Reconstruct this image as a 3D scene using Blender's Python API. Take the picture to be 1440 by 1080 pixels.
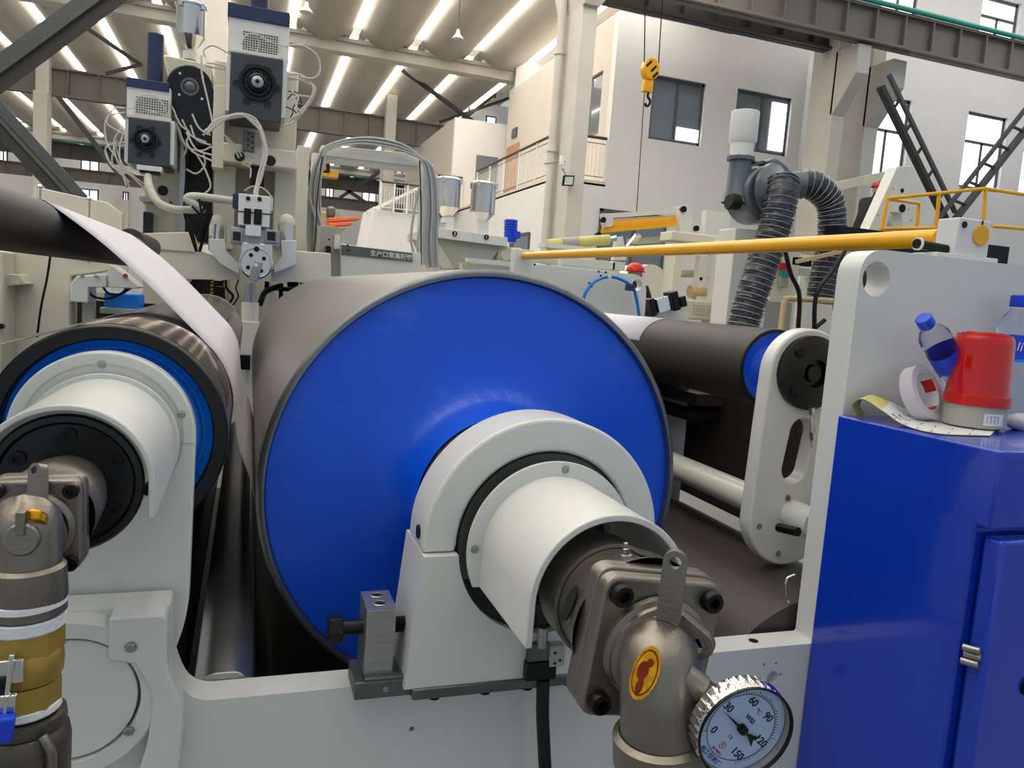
import bpy, bmesh, math, random
from mathutils import Vector, Matrix
from mathutils.geometry import tessellate_polygon
random.seed(7)
PI = math.pi
S = bpy.context.scene
COL = S.collection
for o in list(bpy.data.objects): bpy.data.objects.remove(o)

# ------------------------------------------------------------------ camera, sky, lights, exposure
CH = 1.6                                   # height of the lens above the floor; everything below is measured from the lens
F = 1080.0
d1 = Vector((350 - 720, 540 - 395, -F)).normalized()            # along the roll axes
d2 = Vector((3820 - 720, 540 - 650, -F)); d2 -= d2.dot(d1) * d1; d2.normalize()
d3 = d2.cross(d1)
RM = Matrix((d2, d1, d3))
cam_data = bpy.data.cameras.new('camera'); cam = bpy.data.objects.new('camera', cam_data); COL.objects.link(cam)
cam_data.sensor_width = 36.0; cam_data.lens = 36.0 * F / 1440.0
cam_data.clip_start = 0.02; cam_data.clip_end = 300
cam.matrix_world = Matrix.Translation((0, 0, CH)) @ RM.to_4x4()
S.camera = cam
S.view_settings.view_transform = 'Standard'; S.view_settings.look = 'None'
S.view_settings.gamma = 1.0; S.view_settings.exposure = 0.0
try: S.view_settings.use_curve_mapping = False
except Exception: pass

W = bpy.data.worlds.new('overcast_daylight'); S.world = W; W.use_nodes = True
wn = W.node_tree; bg = wn.nodes['Background']
bg.inputs[0].default_value = (0.74, 0.86, 1.0, 1); bg.inputs[1].default_value = 0.56
SKY_STRIP = 7.5          # roof light strips
WINDOW = 2.2             # daylight through the panes

def area(name, loc, target, size, size_y, power, color):
    d = bpy.data.lights.new(name, 'AREA'); d.shape = 'RECTANGLE'; d.size = size; d.size_y = size_y
    d.energy = power; d.color = color
    o = bpy.data.objects.new(name, d); COL.objects.link(o)
    o.location = Vector(loc) + Vector((0, 0, CH))
    o.rotation_euler = (Vector(target) - Vector(loc)).to_track_quat('-Z', 'Y').to_euler()
    return o
area('roof_daylight', (-1.5, 3.0, 7.6), (0, 2.5, 0), 9, 7, 310, (1.0, 0.95, 0.86))
area('hall_daylight', (2.0, 18.0, 7.7), (2, 18, 0), 16, 16, 1500, (1.0, 0.95, 0.87))

area('crane_bay_fill', (20.0, 14.0, 10.8), (20, 16, 0), 12, 8, 620, (1.0, 0.97, 0.92))  # added fill brightening the right wall, as if from unseen roof windows

# ------------------------------------------------------------------ helpers
def at(px, py, Y):
    r = RM @ Vector((px - 720, 540 - py, -F))
    return r * (Y / r.y)
def atd(px, py, d):
    return RM @ (Vector((px - 720, 540 - py, -F)) * (d / F))
def catmull(pts, n=6):
    P = [Vector(p) for p in pts]
    if len(P) < 3: return P
    Q = [P[0] * 2 - P[1]] + P + [P[-1] * 2 - P[-2]]
    out = []
    for i in range(1, len(Q) - 2):
        a, b, c, d = Q[i-1:i+3]
        for k in range(n):
            t = k / n
            out.append(0.5 * ((2*b) + (c-a)*t + (2*a-5*b+4*c-d)*t*t + (3*b-a-3*c+d)*t**3))
    out.append(P[-1]); return out
def frame_of(d):
    d = Vector(d).normalized()
    a = Vector((0, 0, 1)) if abs(d.z) < 0.9 else Vector((0, 1, 0))
    u = d.cross(a).normalized(); v = u.cross(d).normalized()
    return u, v
class MB:
    def __init__(s): s.v = []; s.f = []; s.flat = False
    def add(s, vs, fs):
        n = len(s.v); s.v += [Vector(p) for p in vs]; s.f += [tuple(i + n for i in f) for f in fs]; return s
    def box(s, a, b):
        x0, x1 = sorted((a[0], b[0])); y0, y1 = sorted((a[1], b[1])); z0, z1 = sorted((a[2], b[2]))
        return s.add([(x0,y0,z0),(x1,y0,z0),(x1,y1,z0),(x0,y1,z0),(x0,y0,z1),(x1,y0,z1),(x1,y1,z1),(x0,y1,z1)],
                     [(0,3,2,1),(4,5,6,7),(0,1,5,4),(1,2,6,5),(2,3,7,6),(3,0,4,7)])
    def obox(s, c, u, v, w, hu, hv, hw):
        c = Vector(c); u = Vector(u).normalized()*hu; v = Vector(v).normalized()*hv; w = Vector(w).normalized()*hw
        p = [c + i*u + j*v + k*w for i in (-1,1) for j in (-1,1) for k in (-1,1)]
        return s.add(p, [(0,1,3,2),(4,6,7,5),(0,4,5,1),(2,3,7,6),(0,2,6,4),(1,5,7,3)])
    def bar(s, a, b, w, h, up=(0,0,1)):
        a = Vector(a); b = Vector(b); d = (b-a)
        u = d.cross(Vector(up)).normalized(); v = u.cross(d).normalized()
        return s.obox((a+b)/2, d, u, v, d.length/2, w/2, h/2)
    def lathe(s, o, ax, prof, n=32, a0=0.0, a1=2*PI, cap=False):
        o = Vector(o); ax = Vector(ax).normalized(); u, v = frame_of(ax)
        full = abs(a1 - a0 - 2*PI) < 1e-6; m = n if full else n + 1
        vs = []
        for t, r in prof:
            for k in range(m):
                a = a0 + (a1-a0) * k / n
                vs.append(o + ax*t + (u*math.cos(a) + v*math.sin(a)) * r)
        fs = []
        for i in range(len(prof)-1):
            for k in range(n):
                k2 = (k+1) % m
                fs.append((i*m+k, i*m+k2, (i+1)*m+k2, (i+1)*m+k))
        if cap:
            if prof[0][1] > 1e-6: fs.append(tuple(range(m))[::-1])
            if prof[-1][1] > 1e-6: fs.append(tuple((len(prof)-1)*m+k for k in range(m)))
        return s.add(vs, fs)
    def cyl(s, a, b, r, r2=None, n=20):
        a = Vector(a); b = Vector(b); r2 = r if r2 is None else r2
        return s.lathe(a, b-a, [(0, r), ((b-a).length, r2)], n, cap=True)
    def tube(s, pts, r, n=8, sm=6, closed=False):
        P = catmull(pts, sm) if sm > 1 else [Vector(p) for p in pts]
        R = r if isinstance(r, (list, tuple)) else None
        vs = []; u = None
        for i, p in enumerate(P):
            d = (P[min(i+1, len(P)-1)] - P[max(i-1, 0)])
            if d.length < 1e-9: d = Vector((0,0,1))
            d.normalize()
            if u is None: u, v = frame_of(d)
            else:
                u = (u - d*u.dot(d)); u.normalize(); v = u.cross(d).normalized()
            rr = r if R is None else R[0] + (R[1]-R[0]) * i/(len(P)-1)
            for k in range(n):
                a = 2*PI*k/n; vs.append(p + (u*math.cos(a) + v*math.sin(a))*rr)
        fs = [(i*n+k, i*n+(k+1)%n, (i+1)*n+(k+1)%n, (i+1)*n+k) for i in range(len(P)-1) for k in range(n)]
        fs.append(tuple(range(n))[::-1]); fs.append(tuple((len(P)-1)*n+k for k in range(n)))
        return s.add(vs, fs)
    def prism(s, poly, y0, y1, holes=(), mp=None):
        mp = mp or (lambda a, b, y: (a, y, b)); s.flat = True
        loops = [list(poly)] + [list(h) for h in holes]
        tri = tessellate_polygon([[Vector((p[0], p[1], 0)) for p in L] for L in loops])
        flat = [p for L in loops for p in L]; N = len(flat)
        vs = [mp(p[0], p[1], y0) for p in flat] + [mp(p[0], p[1], y1) for p in flat]
        fs = [tuple(t) for t in tri] + [tuple(i+N for i in t[::-1]) for t in tri]
        o = 0
        for L in loops:
            n = len(L)
            for k in range(n): fs.append((o+k, o+(k+1)%n, N+o+(k+1)%n, N+o+k))
            o += n
        return s.add(vs, fs)
    def sheet(s, rows, th=0.0):
        n = len(rows[0]); vs = [p for r in rows for p in r]
        return s.add(vs, [(i*n+k, i*n+k+1, (i+1)*n+k+1, (i+1)*n+k) for i in range(len(rows)-1) for k in range(n-1)])
    def sphere(s, c, r, n=16, sc=(1,1,1)):
        c = Vector(c); m = n//2; vs = []
        for i in range(m+1):
            t = PI*i/m
            for k in range(n):
                a = 2*PI*k/n
                vs.append(c + Vector((math.sin(t)*math.cos(a)*sc[0], math.sin(t)*math.sin(a)*sc[1], math.cos(t)*sc[2]))*r)
        return s.add(vs, [(i*n+k, i*n+(k+1)%n, (i+1)*n+(k+1)%n, (i+1)*n+k) for i in range(m) for k in range(n)])
    def build(s, name, m, parent=None, bev=0, smooth=True, ang=35, seg=2, kind=None, label=None, solid=0, diss=False):
        me = bpy.data.meshes.new(name)
        me.from_pydata([p + Vector((0,0,CH)) for p in s.v], [], s.f)
        diss = diss or s.flat
        bm = bmesh.new(); bm.from_mesh(me)
        bmesh.ops.remove_doubles(bm, verts=bm.verts, dist=1e-5)
        bmesh.ops.recalc_face_normals(bm, faces=bm.faces)
        if diss: bmesh.ops.dissolve_limit(bm, angle_limit=math.radians(0.5), verts=bm.verts, edges=bm.edges)
        for f in bm.faces: f.smooth = smooth
        if smooth:
            for e in bm.edges:
                if len(e.link_faces) == 2 and e.calc_face_angle(0) > math.radians(ang): e.smooth = False
        bm.to_mesh(me); bm.free()
        me.materials.append(m)
        o = bpy.data.objects.new(name, me); COL.objects.link(o)
        if solid:
            q = o.modifiers.new('thickness', 'SOLIDIFY'); q.thickness = solid; q.offset = 0
        if bev:
            q = o.modifiers.new('bevel', 'BEVEL'); q.width = bev; q.segments = seg; q.limit_method = 'ANGLE'; q.angle_limit = math.radians(40)
            q.harden_normals = False
        if parent is not None:
            o.parent = parent
            o.matrix_parent_inverse = Matrix.Translation(WORLD_OF.get(parent.name, Vector((0,0,0)))).inverted()
        if kind: o['kind'] = kind
        if label: o['label'] = label
        return o
WORLD_OF = {}
def thing(name, label, cat, loc=(0,0,0), group=None):
    o = bpy.data.objects.new(name, None); COL.objects.link(o)
    o.location = Vector(loc) + Vector((0,0,CH)); o.empty_display_size = 0.1
    WORLD_OF[o.name] = o.location.copy()
    o['label'] = label; o['category'] = cat
    if group: o['group'] = group
    return o
def tag(o, label, cat, group=None):
    o['label'] = label; o['category'] = cat
    if group: o['group'] = group
    return o
def struct(o): o['kind'] = 'structure'; return o
def sroot(name):
    o = bpy.data.objects.new(name, None); COL.objects.link(o); o['kind'] = 'structure'; return o
def kids(o): return [c for c in bpy.data.objects if c.parent == o]
def copy_tree(o, move=None, parent=None, label=None):
    c = o.copy(); COL.objects.link(c)
    if parent is not None: c.parent = parent
    if label: c['label'] = label
    if move is not None: c.location = c.location + Vector(move)
    for ch in kids(o): copy_tree(ch, None, c)
    return c
def arc(cx, cz, r, a0, a1, n=24):
    return [(cx + r*math.cos(a0 + (a1-a0)*k/n), cz + r*math.sin(a0 + (a1-a0)*k/n)) for k in range(n+1)]
def circle(cx, cz, r, n=32):
    return [(cx + r*math.cos(2*PI*k/n), cz + r*math.sin(2*PI*k/n)) for k in range(n)]
def fillet(poly, rad, n=6):
    out = []; N = len(poly)
    for i, p in enumerate(poly):
        r = rad[i] if isinstance(rad, (list, tuple)) else rad
        if r <= 0: out.append(p); continue
        a = Vector(poly[i-1]); b = Vector(p); c = Vector(poly[(i+1) % N])
        u = (a-b).normalized(); v = (c-b).normalized()
        r = min(r, (a-b).length*0.45, (c-b).length*0.45)
        p0 = b + u*r; p1 = b + v*r
        for k in range(n+1):
            t = k/n; q = p0*(1-t)**2 + b*2*t*(1-t) + p1*t*t
            out.append((q.x, q.y))
    return out
def pbox(x0, y0, x1, y1, Y, d):
    xm = (x0+x1)/2; ym = (y0+y1)/2
    return (at(x0, ym, Y).x, Y, at(xm, y1, Y).z), (at(x1, ym, Y).x, Y+d, at(xm, y0, Y).z)

def lin(c): return tuple((x/255/12.92 if x/255 <= 0.04045 else ((x/255+0.055)/1.055)**2.4) for x in c)
def mat(name, rgb, rough=0.5, metal=0.0, var=0.05, scale=6.0, bump=0.0, bscale=60.0, emit=0.0, trans=0.0, ior=1.45, alpha=1.0, coat=0.0, stretch=None, rvar=0.0):
    m = bpy.data.materials.new(name); m.use_nodes = True; nt = m.node_tree; b = nt.nodes['Principled BSDF']
    c = lin(rgb)
    b.inputs['Base Color'].default_value = (*c, 1); b.inputs['Roughness'].default_value = rough
    b.inputs['Metallic'].default_value = metal; b.inputs['IOR'].default_value = ior
    b.inputs['Transmission Weight'].default_value = trans; b.inputs['Alpha'].default_value = alpha
    b.inputs['Coat Weight'].default_value = coat
    tc = nt.nodes.new('ShaderNodeTexCoord'); src = tc.outputs['Object']
    if stretch:
        mpn = nt.nodes.new('ShaderNodeMapping'); mpn.inputs['Scale'].default_value = stretch
        nt.links.new(src, mpn.inputs[0]); src = mpn.outputs[0]
    if var > 0:
        n = nt.nodes.new('ShaderNodeTexNoise'); n.inputs['Scale'].default_value = scale; n.inputs['Detail'].default_value = 4
        nt.links.new(src, n.inputs['Vector'])
        r = nt.nodes.new('ShaderNodeValToRGB'); r.color_ramp.elements[0].position = 0.3; r.color_ramp.elements[1].position = 0.7
        r.color_ramp.elements[0].color = (*[x*(1-var) for x in c], 1); r.color_ramp.elements[1].color = (*[min(1, x*(1+var)) for x in c], 1)
        nt.links.new(n.outputs[0], r.inputs[0]); nt.links.new(r.outputs[0], b.inputs['Base Color'])
        if rvar > 0:
            mr = nt.nodes.new('ShaderNodeMapRange'); mr.inputs[3].default_value = max(0.02, rough-rvar); mr.inputs[4].default_value = min(1, rough+rvar)
            nt.links.new(n.outputs[0], mr.inputs[0]); nt.links.new(mr.outputs[0], b.inputs['Roughness'])
    if bump > 0:
        n2 = nt.nodes.new('ShaderNodeTexNoise'); n2.inputs['Scale'].default_value = bscale; n2.inputs['Detail'].default_value = 3
        nt.links.new(src, n2.inputs['Vector'])
        bp = nt.nodes.new('ShaderNodeBump'); bp.inputs['Strength'].default_value = bump; bp.inputs['Distance'].default_value = 0.005
        nt.links.new(n2.outputs[0], bp.inputs['Height']); nt.links.new(bp.outputs[0], b.inputs['Normal'])
    if emit > 0:
        b.inputs['Emission Color'].default_value = (*c, 1); b.inputs['Emission Strength'].default_value = emit
    return m
M = dict(
    cream=mat('cream_paint', (215, 215, 209), 0.32, var=0.03, scale=4, coat=0.2),
    creamw=mat('warm_cream_paint', (224, 217, 196), 0.4, var=0.03, scale=4),
    creamd=mat('old_cream_paint', (200, 197, 178), 0.4, var=0.06, scale=5),
    offw=mat('white_grey_paint', (220, 219, 212), 0.4, var=0.03),
    blue=mat('blue_paint', (8, 88, 226), 0.34, var=0.06, scale=5, coat=0.12, bump=0.03, bscale=25),
    bluecab=mat('cabinet_blue_paint', (16, 56, 180), 0.16, var=0.03, scale=3, coat=0.5),
    azure=mat('azure_paint', (10, 140, 250), 0.35, var=0.04),
    rollsteel=mat('matt_grey_roll_surface', (114, 107, 103), 0.42, metal=0.35, var=0.03, scale=3, stretch=(1, .05, 1)),
    rim=mat('dark_steel_rim', (118, 122, 126), 0.34, metal=0.75, var=0.15, scale=12),
    black=mat('black_rubber', (13, 13, 13), 0.5, var=0.1),
    blackg=mat('black_gloss', (14, 14, 15), 0.22, var=0.1),
    rubber=mat('dark_brown_rubber', (44, 38, 35), 0.55, var=0.06, scale=3),
    drum=mat('grey_brown_drum', (74, 67, 64), 0.5, metal=0.2, var=0.04, scale=2),
    cast=mat('cast_steel', (134, 127, 117), 0.36, metal=0.82, var=0.12, scale=14, bump=0.1, bscale=260),
    castd=mat('dark_cast_steel', (96, 90, 80), 0.45, metal=0.7, var=0.12, scale=14, bump=0.2, bscale=260),
    steel=mat('brushed_steel', (168, 168, 165), 0.35, metal=0.9, var=0.08, scale=20, stretch=(1, 1, 12)),
    steeld=mat('ground_steel', (104, 106, 102), 0.45, metal=0.75, var=0.15, scale=10),
    chrome=mat('chrome', (225, 225, 222), 0.08, metal=1.0, var=0.03),
    inox=mat('stainless', (218, 214, 206), 0.2, metal=1.0, var=0.12, scale=9, stretch=(1, 1, .03), bump=0.5, bscale=9),  # vertical streaks in the base colour imitate bright reflections
    bolt=mat('black_oxide', (30, 30, 30), 0.35, metal=0.6, var=0.1),
    brass=mat('brass', (176, 146, 70), 0.42, metal=0.6, var=0.12, scale=18),
    ptfe=mat('white_ptfe_tape', (225, 225, 228), 0.5, var=0.05, scale=40, bump=0.3, bscale=200),
    paper=mat('white_web', (208, 203, 212), 0.6, var=0.01),
    film=mat('brown_film', (96, 84, 76), 0.14, metal=0.35, var=0.25, scale=3, stretch=(1, .35, 1), bump=0.2, bscale=5, rvar=0.08),
    yellow=mat('yellow_paint', (244, 176, 4), 0.34, var=0.0, coat=0.1),
    red=mat('red_plastic', (200, 26, 24), 0.25, var=0.05),
    redlens=mat('red_beacon_lens', (222, 20, 8), 0.1, var=0.12, scale=25, stretch=(1,1,.1), trans=0.22, ior=1.4, coat=0.6),
    greyp=mat('grey_plastic', (168, 166, 156), 0.5, var=0.03),
    white=mat('white_plastic', (225, 225, 222), 0.4, var=0.02),
    bluep=mat('blue_plastic', (20, 70, 215), 0.3, var=0.04),
    navy=mat('navy_paint', (42, 52, 88), 0.4, var=0.08),
    pet=mat('clear_bottle', (235, 240, 245), 0.04, var=0.0, trans=1.0, ior=1.2),
    gold=mat('gold_foil', (225, 160, 30), 0.2, metal=0.8, var=0.35, scale=90),
    goldr=mat('foil_dark_red_print', (120, 40, 10), 0.35, metal=0.5, var=0.3, scale=150),
    dial=mat('dial_face', (188, 202, 228), 0.4, var=0.01),
    ink=mat('black_ink', (24, 28, 40), 0.5, var=0.0),
    inkr=mat('red_ink', (200, 40, 60), 0.5, var=0.0),
    inkb=mat('blue_ink', (40, 80, 170), 0.5, var=0.0),
    manila=mat('yellowish_backing_paper', (206, 198, 120), 0.6, var=0.06),
    glassd=mat('dial_glass', (235, 240, 245), 0.03, var=0.0, trans=1.0, ior=1.1),
    wall=mat('white_plaster', (226, 222, 218), 0.8, var=0.02, scale=1.5),
    walltan=mat('warm_plaster', (212, 202, 188), 0.8, var=0.02, scale=1.5),
    concrete=mat('pale_concrete', (200, 194, 184), 0.8, var=0.05, scale=2),
    concretek=mat('grey_concrete', (150, 150, 142), 0.8, var=0.08, scale=2),
    shell=mat('roof_shell_concrete', (196, 188, 176), 0.85, var=0.04, scale=0.6),
    girder=mat('grey_brown_girder_paint', (116, 108, 100), 0.6, var=0.08, scale=1),
    girderg=mat('dim_girder_paint', (84, 80, 76), 0.6, var=0.1, scale=1),
    gearface=mat('gearbox_face', (70, 72, 77), 0.42, metal=0.3, var=0.08),
    girderd=mat('dark_girder_paint', (60, 56, 54), 0.6, var=0.1, scale=1),
    strut=mat('grey_steel_strut', (84, 86, 86), 0.45, var=0.08, metal=0.2),
    teal=mat('teal_conduit', (40, 150, 130), 0.4, var=0.05),
    winframe=mat('window_frame_grey', (82, 86, 90), 0.5, var=0.03),
    glass=mat('grey_window_glass', (112, 120, 126), 0.08, var=0.12, scale=.6, metal=0.0, coat=0.5),
    day=mat('daylit_pane', (240, 246, 255), 0.5, var=0.0, emit=WINDOW),
    strip=mat('translucent_roof_light', (255, 250, 238), 0.5, var=0.0, emit=SKY_STRIP),
    floor=mat('grey_floor_paint', (120, 122, 120), 0.35, var=0.1, scale=.8),
    wood=mat('wood_door', (190, 140, 100), 0.5, var=0.1, scale=6),
    duct=mat('silver_black_hose_fabric', (70, 70, 76), 0.3, metal=0.6, var=0.4, scale=30, bump=0.3, bscale=90),
    fan=mat('fan_grey_paint', (98, 108, 114), 0.32, metal=0.35, var=0.1, scale=5),
    cable=mat('grey_cable', (170, 172, 172), 0.5, var=0.03),
    cablew=mat('white_cable', (205, 200, 190), 0.5, var=0.03),
    hose=mat('blue_air_hose', (20, 130, 215), 0.3, var=0.03),
    jacket=mat('dark_jacket', (30, 28, 30), 0.8, var=0.2, scale=8),
    skin=mat('skin', (190, 140, 115), 0.6, var=0.04),
    orange=mat('orange_paint', (214, 110, 60), 0.5, var=0.05),
    wrap=mat('white_insulation_wrap', (200, 194, 180), 0.7, var=0.1, scale=30, bump=0.4, bscale=80),
    lagging=mat('tan_pole_wrap', (198, 170, 130), 0.7, var=0.1, scale=30),
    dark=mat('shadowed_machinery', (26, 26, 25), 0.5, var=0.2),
)

def scuff(m, light, amount=0.35, scale=7.0, lo=0.58, hi=0.75, stretch=(1, 1, 2.2)):
    """patchy wear of the paint film itself"""
    nt = m.node_tree; b = nt.nodes['Principled BSDF']; old = b.inputs['Base Color'].links[0].from_socket
    tc = nt.nodes.new('ShaderNodeTexCoord'); mp = nt.nodes.new('ShaderNodeMapping'); mp.inputs['Scale'].default_value = stretch; mp.inputs['Rotation'].default_value = (0, 0.6, 0)
    n = nt.nodes.new('ShaderNodeTexNoise'); n.inputs['Scale'].default_value = scale; n.inputs['Detail'].default_value = 8; n.inputs['Roughness'].default_value = 0.7
    r = nt.nodes.new('ShaderNodeMapRange'); r.inputs[1].default_value = lo; r.inputs[2].default_value = hi; r.inputs[4].default_value = amount
    mx = nt.nodes.new('ShaderNodeMix'); mx.data_type = 'RGBA'; mx.inputs[7].default_value = (*lin(light), 1)
    L = nt.links.new; L(tc.outputs['Object'], mp.inputs[0]); L(mp.outputs[0], n.inputs['Vector']); L(n.outputs[0], r.inputs[0]); L(r.outputs[0], mx.inputs[0]); L(old, mx.inputs[6]); L(mx.outputs[2], b.inputs['Base Color'])
scuff(M['blue'], (90, 140, 225), 0.45, 5.0)
scuff(M['cream'], (180, 176, 166), 0.25, 9.0, 0.6, 0.8)

# ------------------------------------------------------------------ the hall
fl = MB().box((-26, -6, -CH-0.1), (34, 62, -CH)).build('floor', M['floor']); struct(fl)
H = 8.4
ceil = MB().box((-26, -6, H+0.75), (11.0, 62, H+0.85)).build('ceiling', M['shell']); struct(ceil)
strips = [H*(-0.595 + 0.24*k) for k in range(-9, 8)]
bays = [(-5.5, 26.4), (27.4, 54.0), (54.9, 60.9)]
shell_ends = [(-5.5, 26.9), (26.95, 54.3), (54.35, 60.95)]
for i, x in enumerate(strips):
    for (y0, y1), (s0, s1) in zip(bays, shell_ends):
        MB().box((x-0.15, y0, H-0.02), (x+0.15, y1, H+0.03)).build('roof_light', M['strip'], ceil)
        if i < len(strips)-1:
            xa = x+0.15; xb = strips[i+1]-0.15
            rows = []
            for yy in (s0, s1):
                rows.append([(xa + (xb-xa)*k/14, yy, H + 0.0 - 0.42*math.sin(PI*k/14)**0.9) for k in range(15)])
            MB().sheet(rows).build('roof_shell', M['shell'], ceil, solid=0.06)
def girder(name, X0, X1, Y, z0, z1, m, step, label, depth=0.35, conduit=False, parts=True):
    t = thing(name, label, 'girder', ((X0+X1)/2, Y, z0))
    g = MB().box((X0, Y+0.12, z0), (X1, Y+0.15, z1)).build('web', m, t)
    MB().box((X0, Y, z0), (X1, Y+depth, z0+0.06)).build('flange', m, t)
    MB().box((X0, Y, z1-0.06), (X1, Y+depth, z1)).build('flange', m, t)
    x = X0 + step/2
    while x < X1:
        MB().box((x-0.02, Y+0.01, z0+0.06), (x+0.02, Y+0.12, z1-0.06)).build('stiffener', m, t); x += step
    if conduit:
        MB().cyl((X0, Y-0.03, z1+0.06), (X1, Y-0.03, z1+0.06), 0.06, n=10).build('conduit', M['teal'], t, label='teal conduit pipe')
    return t
# row of roof beams
def roof_beam(Y, X0, X1, label):
    t = thing('roof_beam', label, 'beam', ((X0+X1)/2, Y, H-0.8))
    MB().box((X0, Y, H-0.72), (X1, Y+0.5, H-0.42)).build('beam_body', M['concrete'], t)
    MB().box((X0, Y-0.12, H-0.42), (X1, Y+0.62, H-0.30)).build('beam_ledge', M['concretek'], t)
    for i, x in enumerate(strips):
        if X0 < x < X1:
            MB().prism([(x+0.25, H-0.30), (x+0.62, H-0.30), (x+0.48, H+0.12)], Y-0.05, Y+0.05).build('bracket', M['white'], t)
            if x+1.5 < X1:
                MB().tube([(x+0.85, Y-0.1, H-0.18), (x+1.1, Y-0.1, H-0.27), (x+1.4, Y-0.1, H-0.29), (x+1.65, Y-0.1, H-0.22)], 0.035, 6, 3).build('shell_gap_shade', M['girderd'], t)  # dark arc drawn in for the shaded gap below each shell end
roof_beam(26.8, -14, 9.4, 'nearer white concrete roof beam crossing below the striped ceiling')
roof_beam(54.2, -18, 11, 'farther white concrete roof beam crossing above the green crane rail')
girder('crane_girder', -16, 8.6, 33.0, 6.2, 7.2, M['girder'], 1.0, 'brown-grey crane girder under the nearer roof beam, behind the tower')
girder('crane_girder', -18, 12, 55.6, 6.75, 7.7, M['girderg'], 1.6, 'far dark crane girder with a green rail conduit, seen through the cable arch', conduit=True)
girder('crane_girder', -18, 12, 58.2, 5.7, 6.5, M['girder'], 1.2, 'lowest grey girder along the far wall below the bright windows')
girder('crane_girder', 6.3, 32, 15.0, 6.55, 7.35, M['girder'], 0.85, 'large grey crane girder crossing the upper right above the columns', conduit=True)
girder('crane_girder', 6.8, 13.6, 16.0, 6.6, 7.35, M['girderd'], 0.9, 'black girder just behind the large one, over the office roof')
# far wall
fw = MB().box((-26, 61.0, -CH), (14, 61.3, H+0.7)).build('wall_far', M['wall']); struct(fw)
def window_lit(n, x0, z0, x1, z1, Y, mull=1, transom=None, m='day', fr=0.06, side=None):
    t = sroot('window_%d' % n)
    f = MB()
    f.box((x0, Y-0.04, z0), (x1, Y+0.04, z0+fr)); f.box((x0, Y-0.04, z1-fr), (x1, Y+0.04, z1))
    f.box((x0, Y-0.04, z0), (x0+fr, Y+0.04, z1)); f.box((x1-fr, Y-0.04, z0), (x1, Y+0.04, z1))
    for k in range(mull):
        xm = x0 + (x1-x0)*(k+1)/(mull+1); f.box((xm-fr/2, Y-0.035, z0), (xm+fr/2, Y+0.035, transom if transom else z1))
    if transom: f.box((x0, Y-0.035, transom-fr/2), (x1, Y+0.035, transom+fr/2))
    f.build('window_frame', M['winframe'], t)
    for k in range(mull+1):
        xa = x0 + (x1-x0)*k/(mull+1); xb = x0 + (x1-x0)*(k+1)/(mull+1)
        MB().box((xa+fr/2, Y-0.01, z0+fr/2), (xb-fr/2, Y+0.01, (transom or z1)-fr/2)).build('window_pane', M[m], t)
    if transom: MB().box((x0+fr/2, Y-0.01, transom+fr/2), (x1-fr/2, Y+0.01, z1-fr/2)).build('window_pane', M[m], t)
    return t
wn_i = 1
for (a, b, c, d) in [(-2, 206, 11, 227), (70, 212, 76, 235), (113, 218, 140, 240), (112, 267, 139, 286), (172, 270, 181, 304), (71, 262, 76, 275), (457, 259, 470, 280), (508, 266, 530, 288)]:
    p, q = at(a, d, 60.8), at(c, b, 60.8)
    window_lit(wn_i, p.x, p.z, q.x, q.z, 60.85, 1, None, fr=0.1); wn_i += 1
def column(x0, x1, y0, y1, z1, m, label, cap=None, z0=-CH):
    t = thing('column', label, 'column', ((x0+x1)/2, y0, z0))
    MB().box((x0, y0, z0), (x1, y1, z1)).build('shaft', m, t, bev=0.02)
    return t
for (xa, xb, ya, Y, top, lab) in [(46, 66, 180, 32.0, 6.1, 'lower thick part of the white column at the far left'),
                             (50, 69, 45, 32.6, 8.0, 'slimmer white column rising behind the left diagonal strut'),
                             (262, 320, 60, 20.0, 8.0, 'broad white column behind the tall extruder towers'),
                             (545, 560, 125, 32.6, 8.0, 'short white post above the girder beside the thin brace'),
                             (159, 181, 270, 54.6, 4.5, 'pale far column between the bright windows left of the towers'),
                             (535, 553, 262, 40.0, 8.0, 'white column standing beyond the cable arch and stairs'),
                             (468, 479, 290, 54.6, 5.2, 'narrow far column seen at the left inside the cable arch')]:
    column(at(xa, ya, Y).x, at(xb, ya, Y).x, Y, Y+0.5, top, M['concrete'], lab)
# ---- office block (upper floor set back behind a walkway)
OX, OY, OX1, OZ, WX = 8.38, 18.0, 14.1, 7.2, 7.0
def hole_wall(name, outer, holes, Y0, Y1, m, mp=None):
    o = MB().prism(outer, Y0, Y1, holes, mp).build(name, m, smooth=False); return struct(o)
def rectp(x0, z0, x1, z1): return [(x0, z0), (x1, z0), (x1, z1), (x0, z1)]
def prect(px0, py0, px1, py1, Y):
    ym = (py0+py1)/2; xm = (px0+px1)/2
    return at(px0, ym, Y).x, at(xm, py1, Y).z, at(px1, ym, Y).x, at(xm, py0, Y).z
wA = prect(915, 110, 990, 201, OY); wB = prect(1033, 130, 1111, 215, OY); wC = prect(838, 298, 932, 420, OY)
hole_wall('wall_office_front', rectp(OX, -CH, OX1, OZ), [rectp(*wA), rectp(*wB)], OY, OY+0.25, M['wall'])
window_lit(20, *wA, OY+0.12, 1, None, 'glass', fr=0.07)
window_lit(21, *wB, OY+0.12, 1, None, 'glass', fr=0.07)
w2 = prect(1075, 140, 1109, 215, OY)
MB().box((w2[0], OY+0.30, w2[1]), (w2[2], OY+0.32, w2[3])).build('window_pane', M['day'], bpy.data.objects['window_21'])
w3 = prect(1086, 133, 1111, 215, OY)
MB().box((w3[0], OY+0.07, w3[1]+0.05), (w3[2]-0.1, OY+0.10, w3[3]-0.2)).build('window_pane', M['day'], bpy.data.objects['window_21'])
w4 = prect(953, 180, 985, 198, OY)
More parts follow.
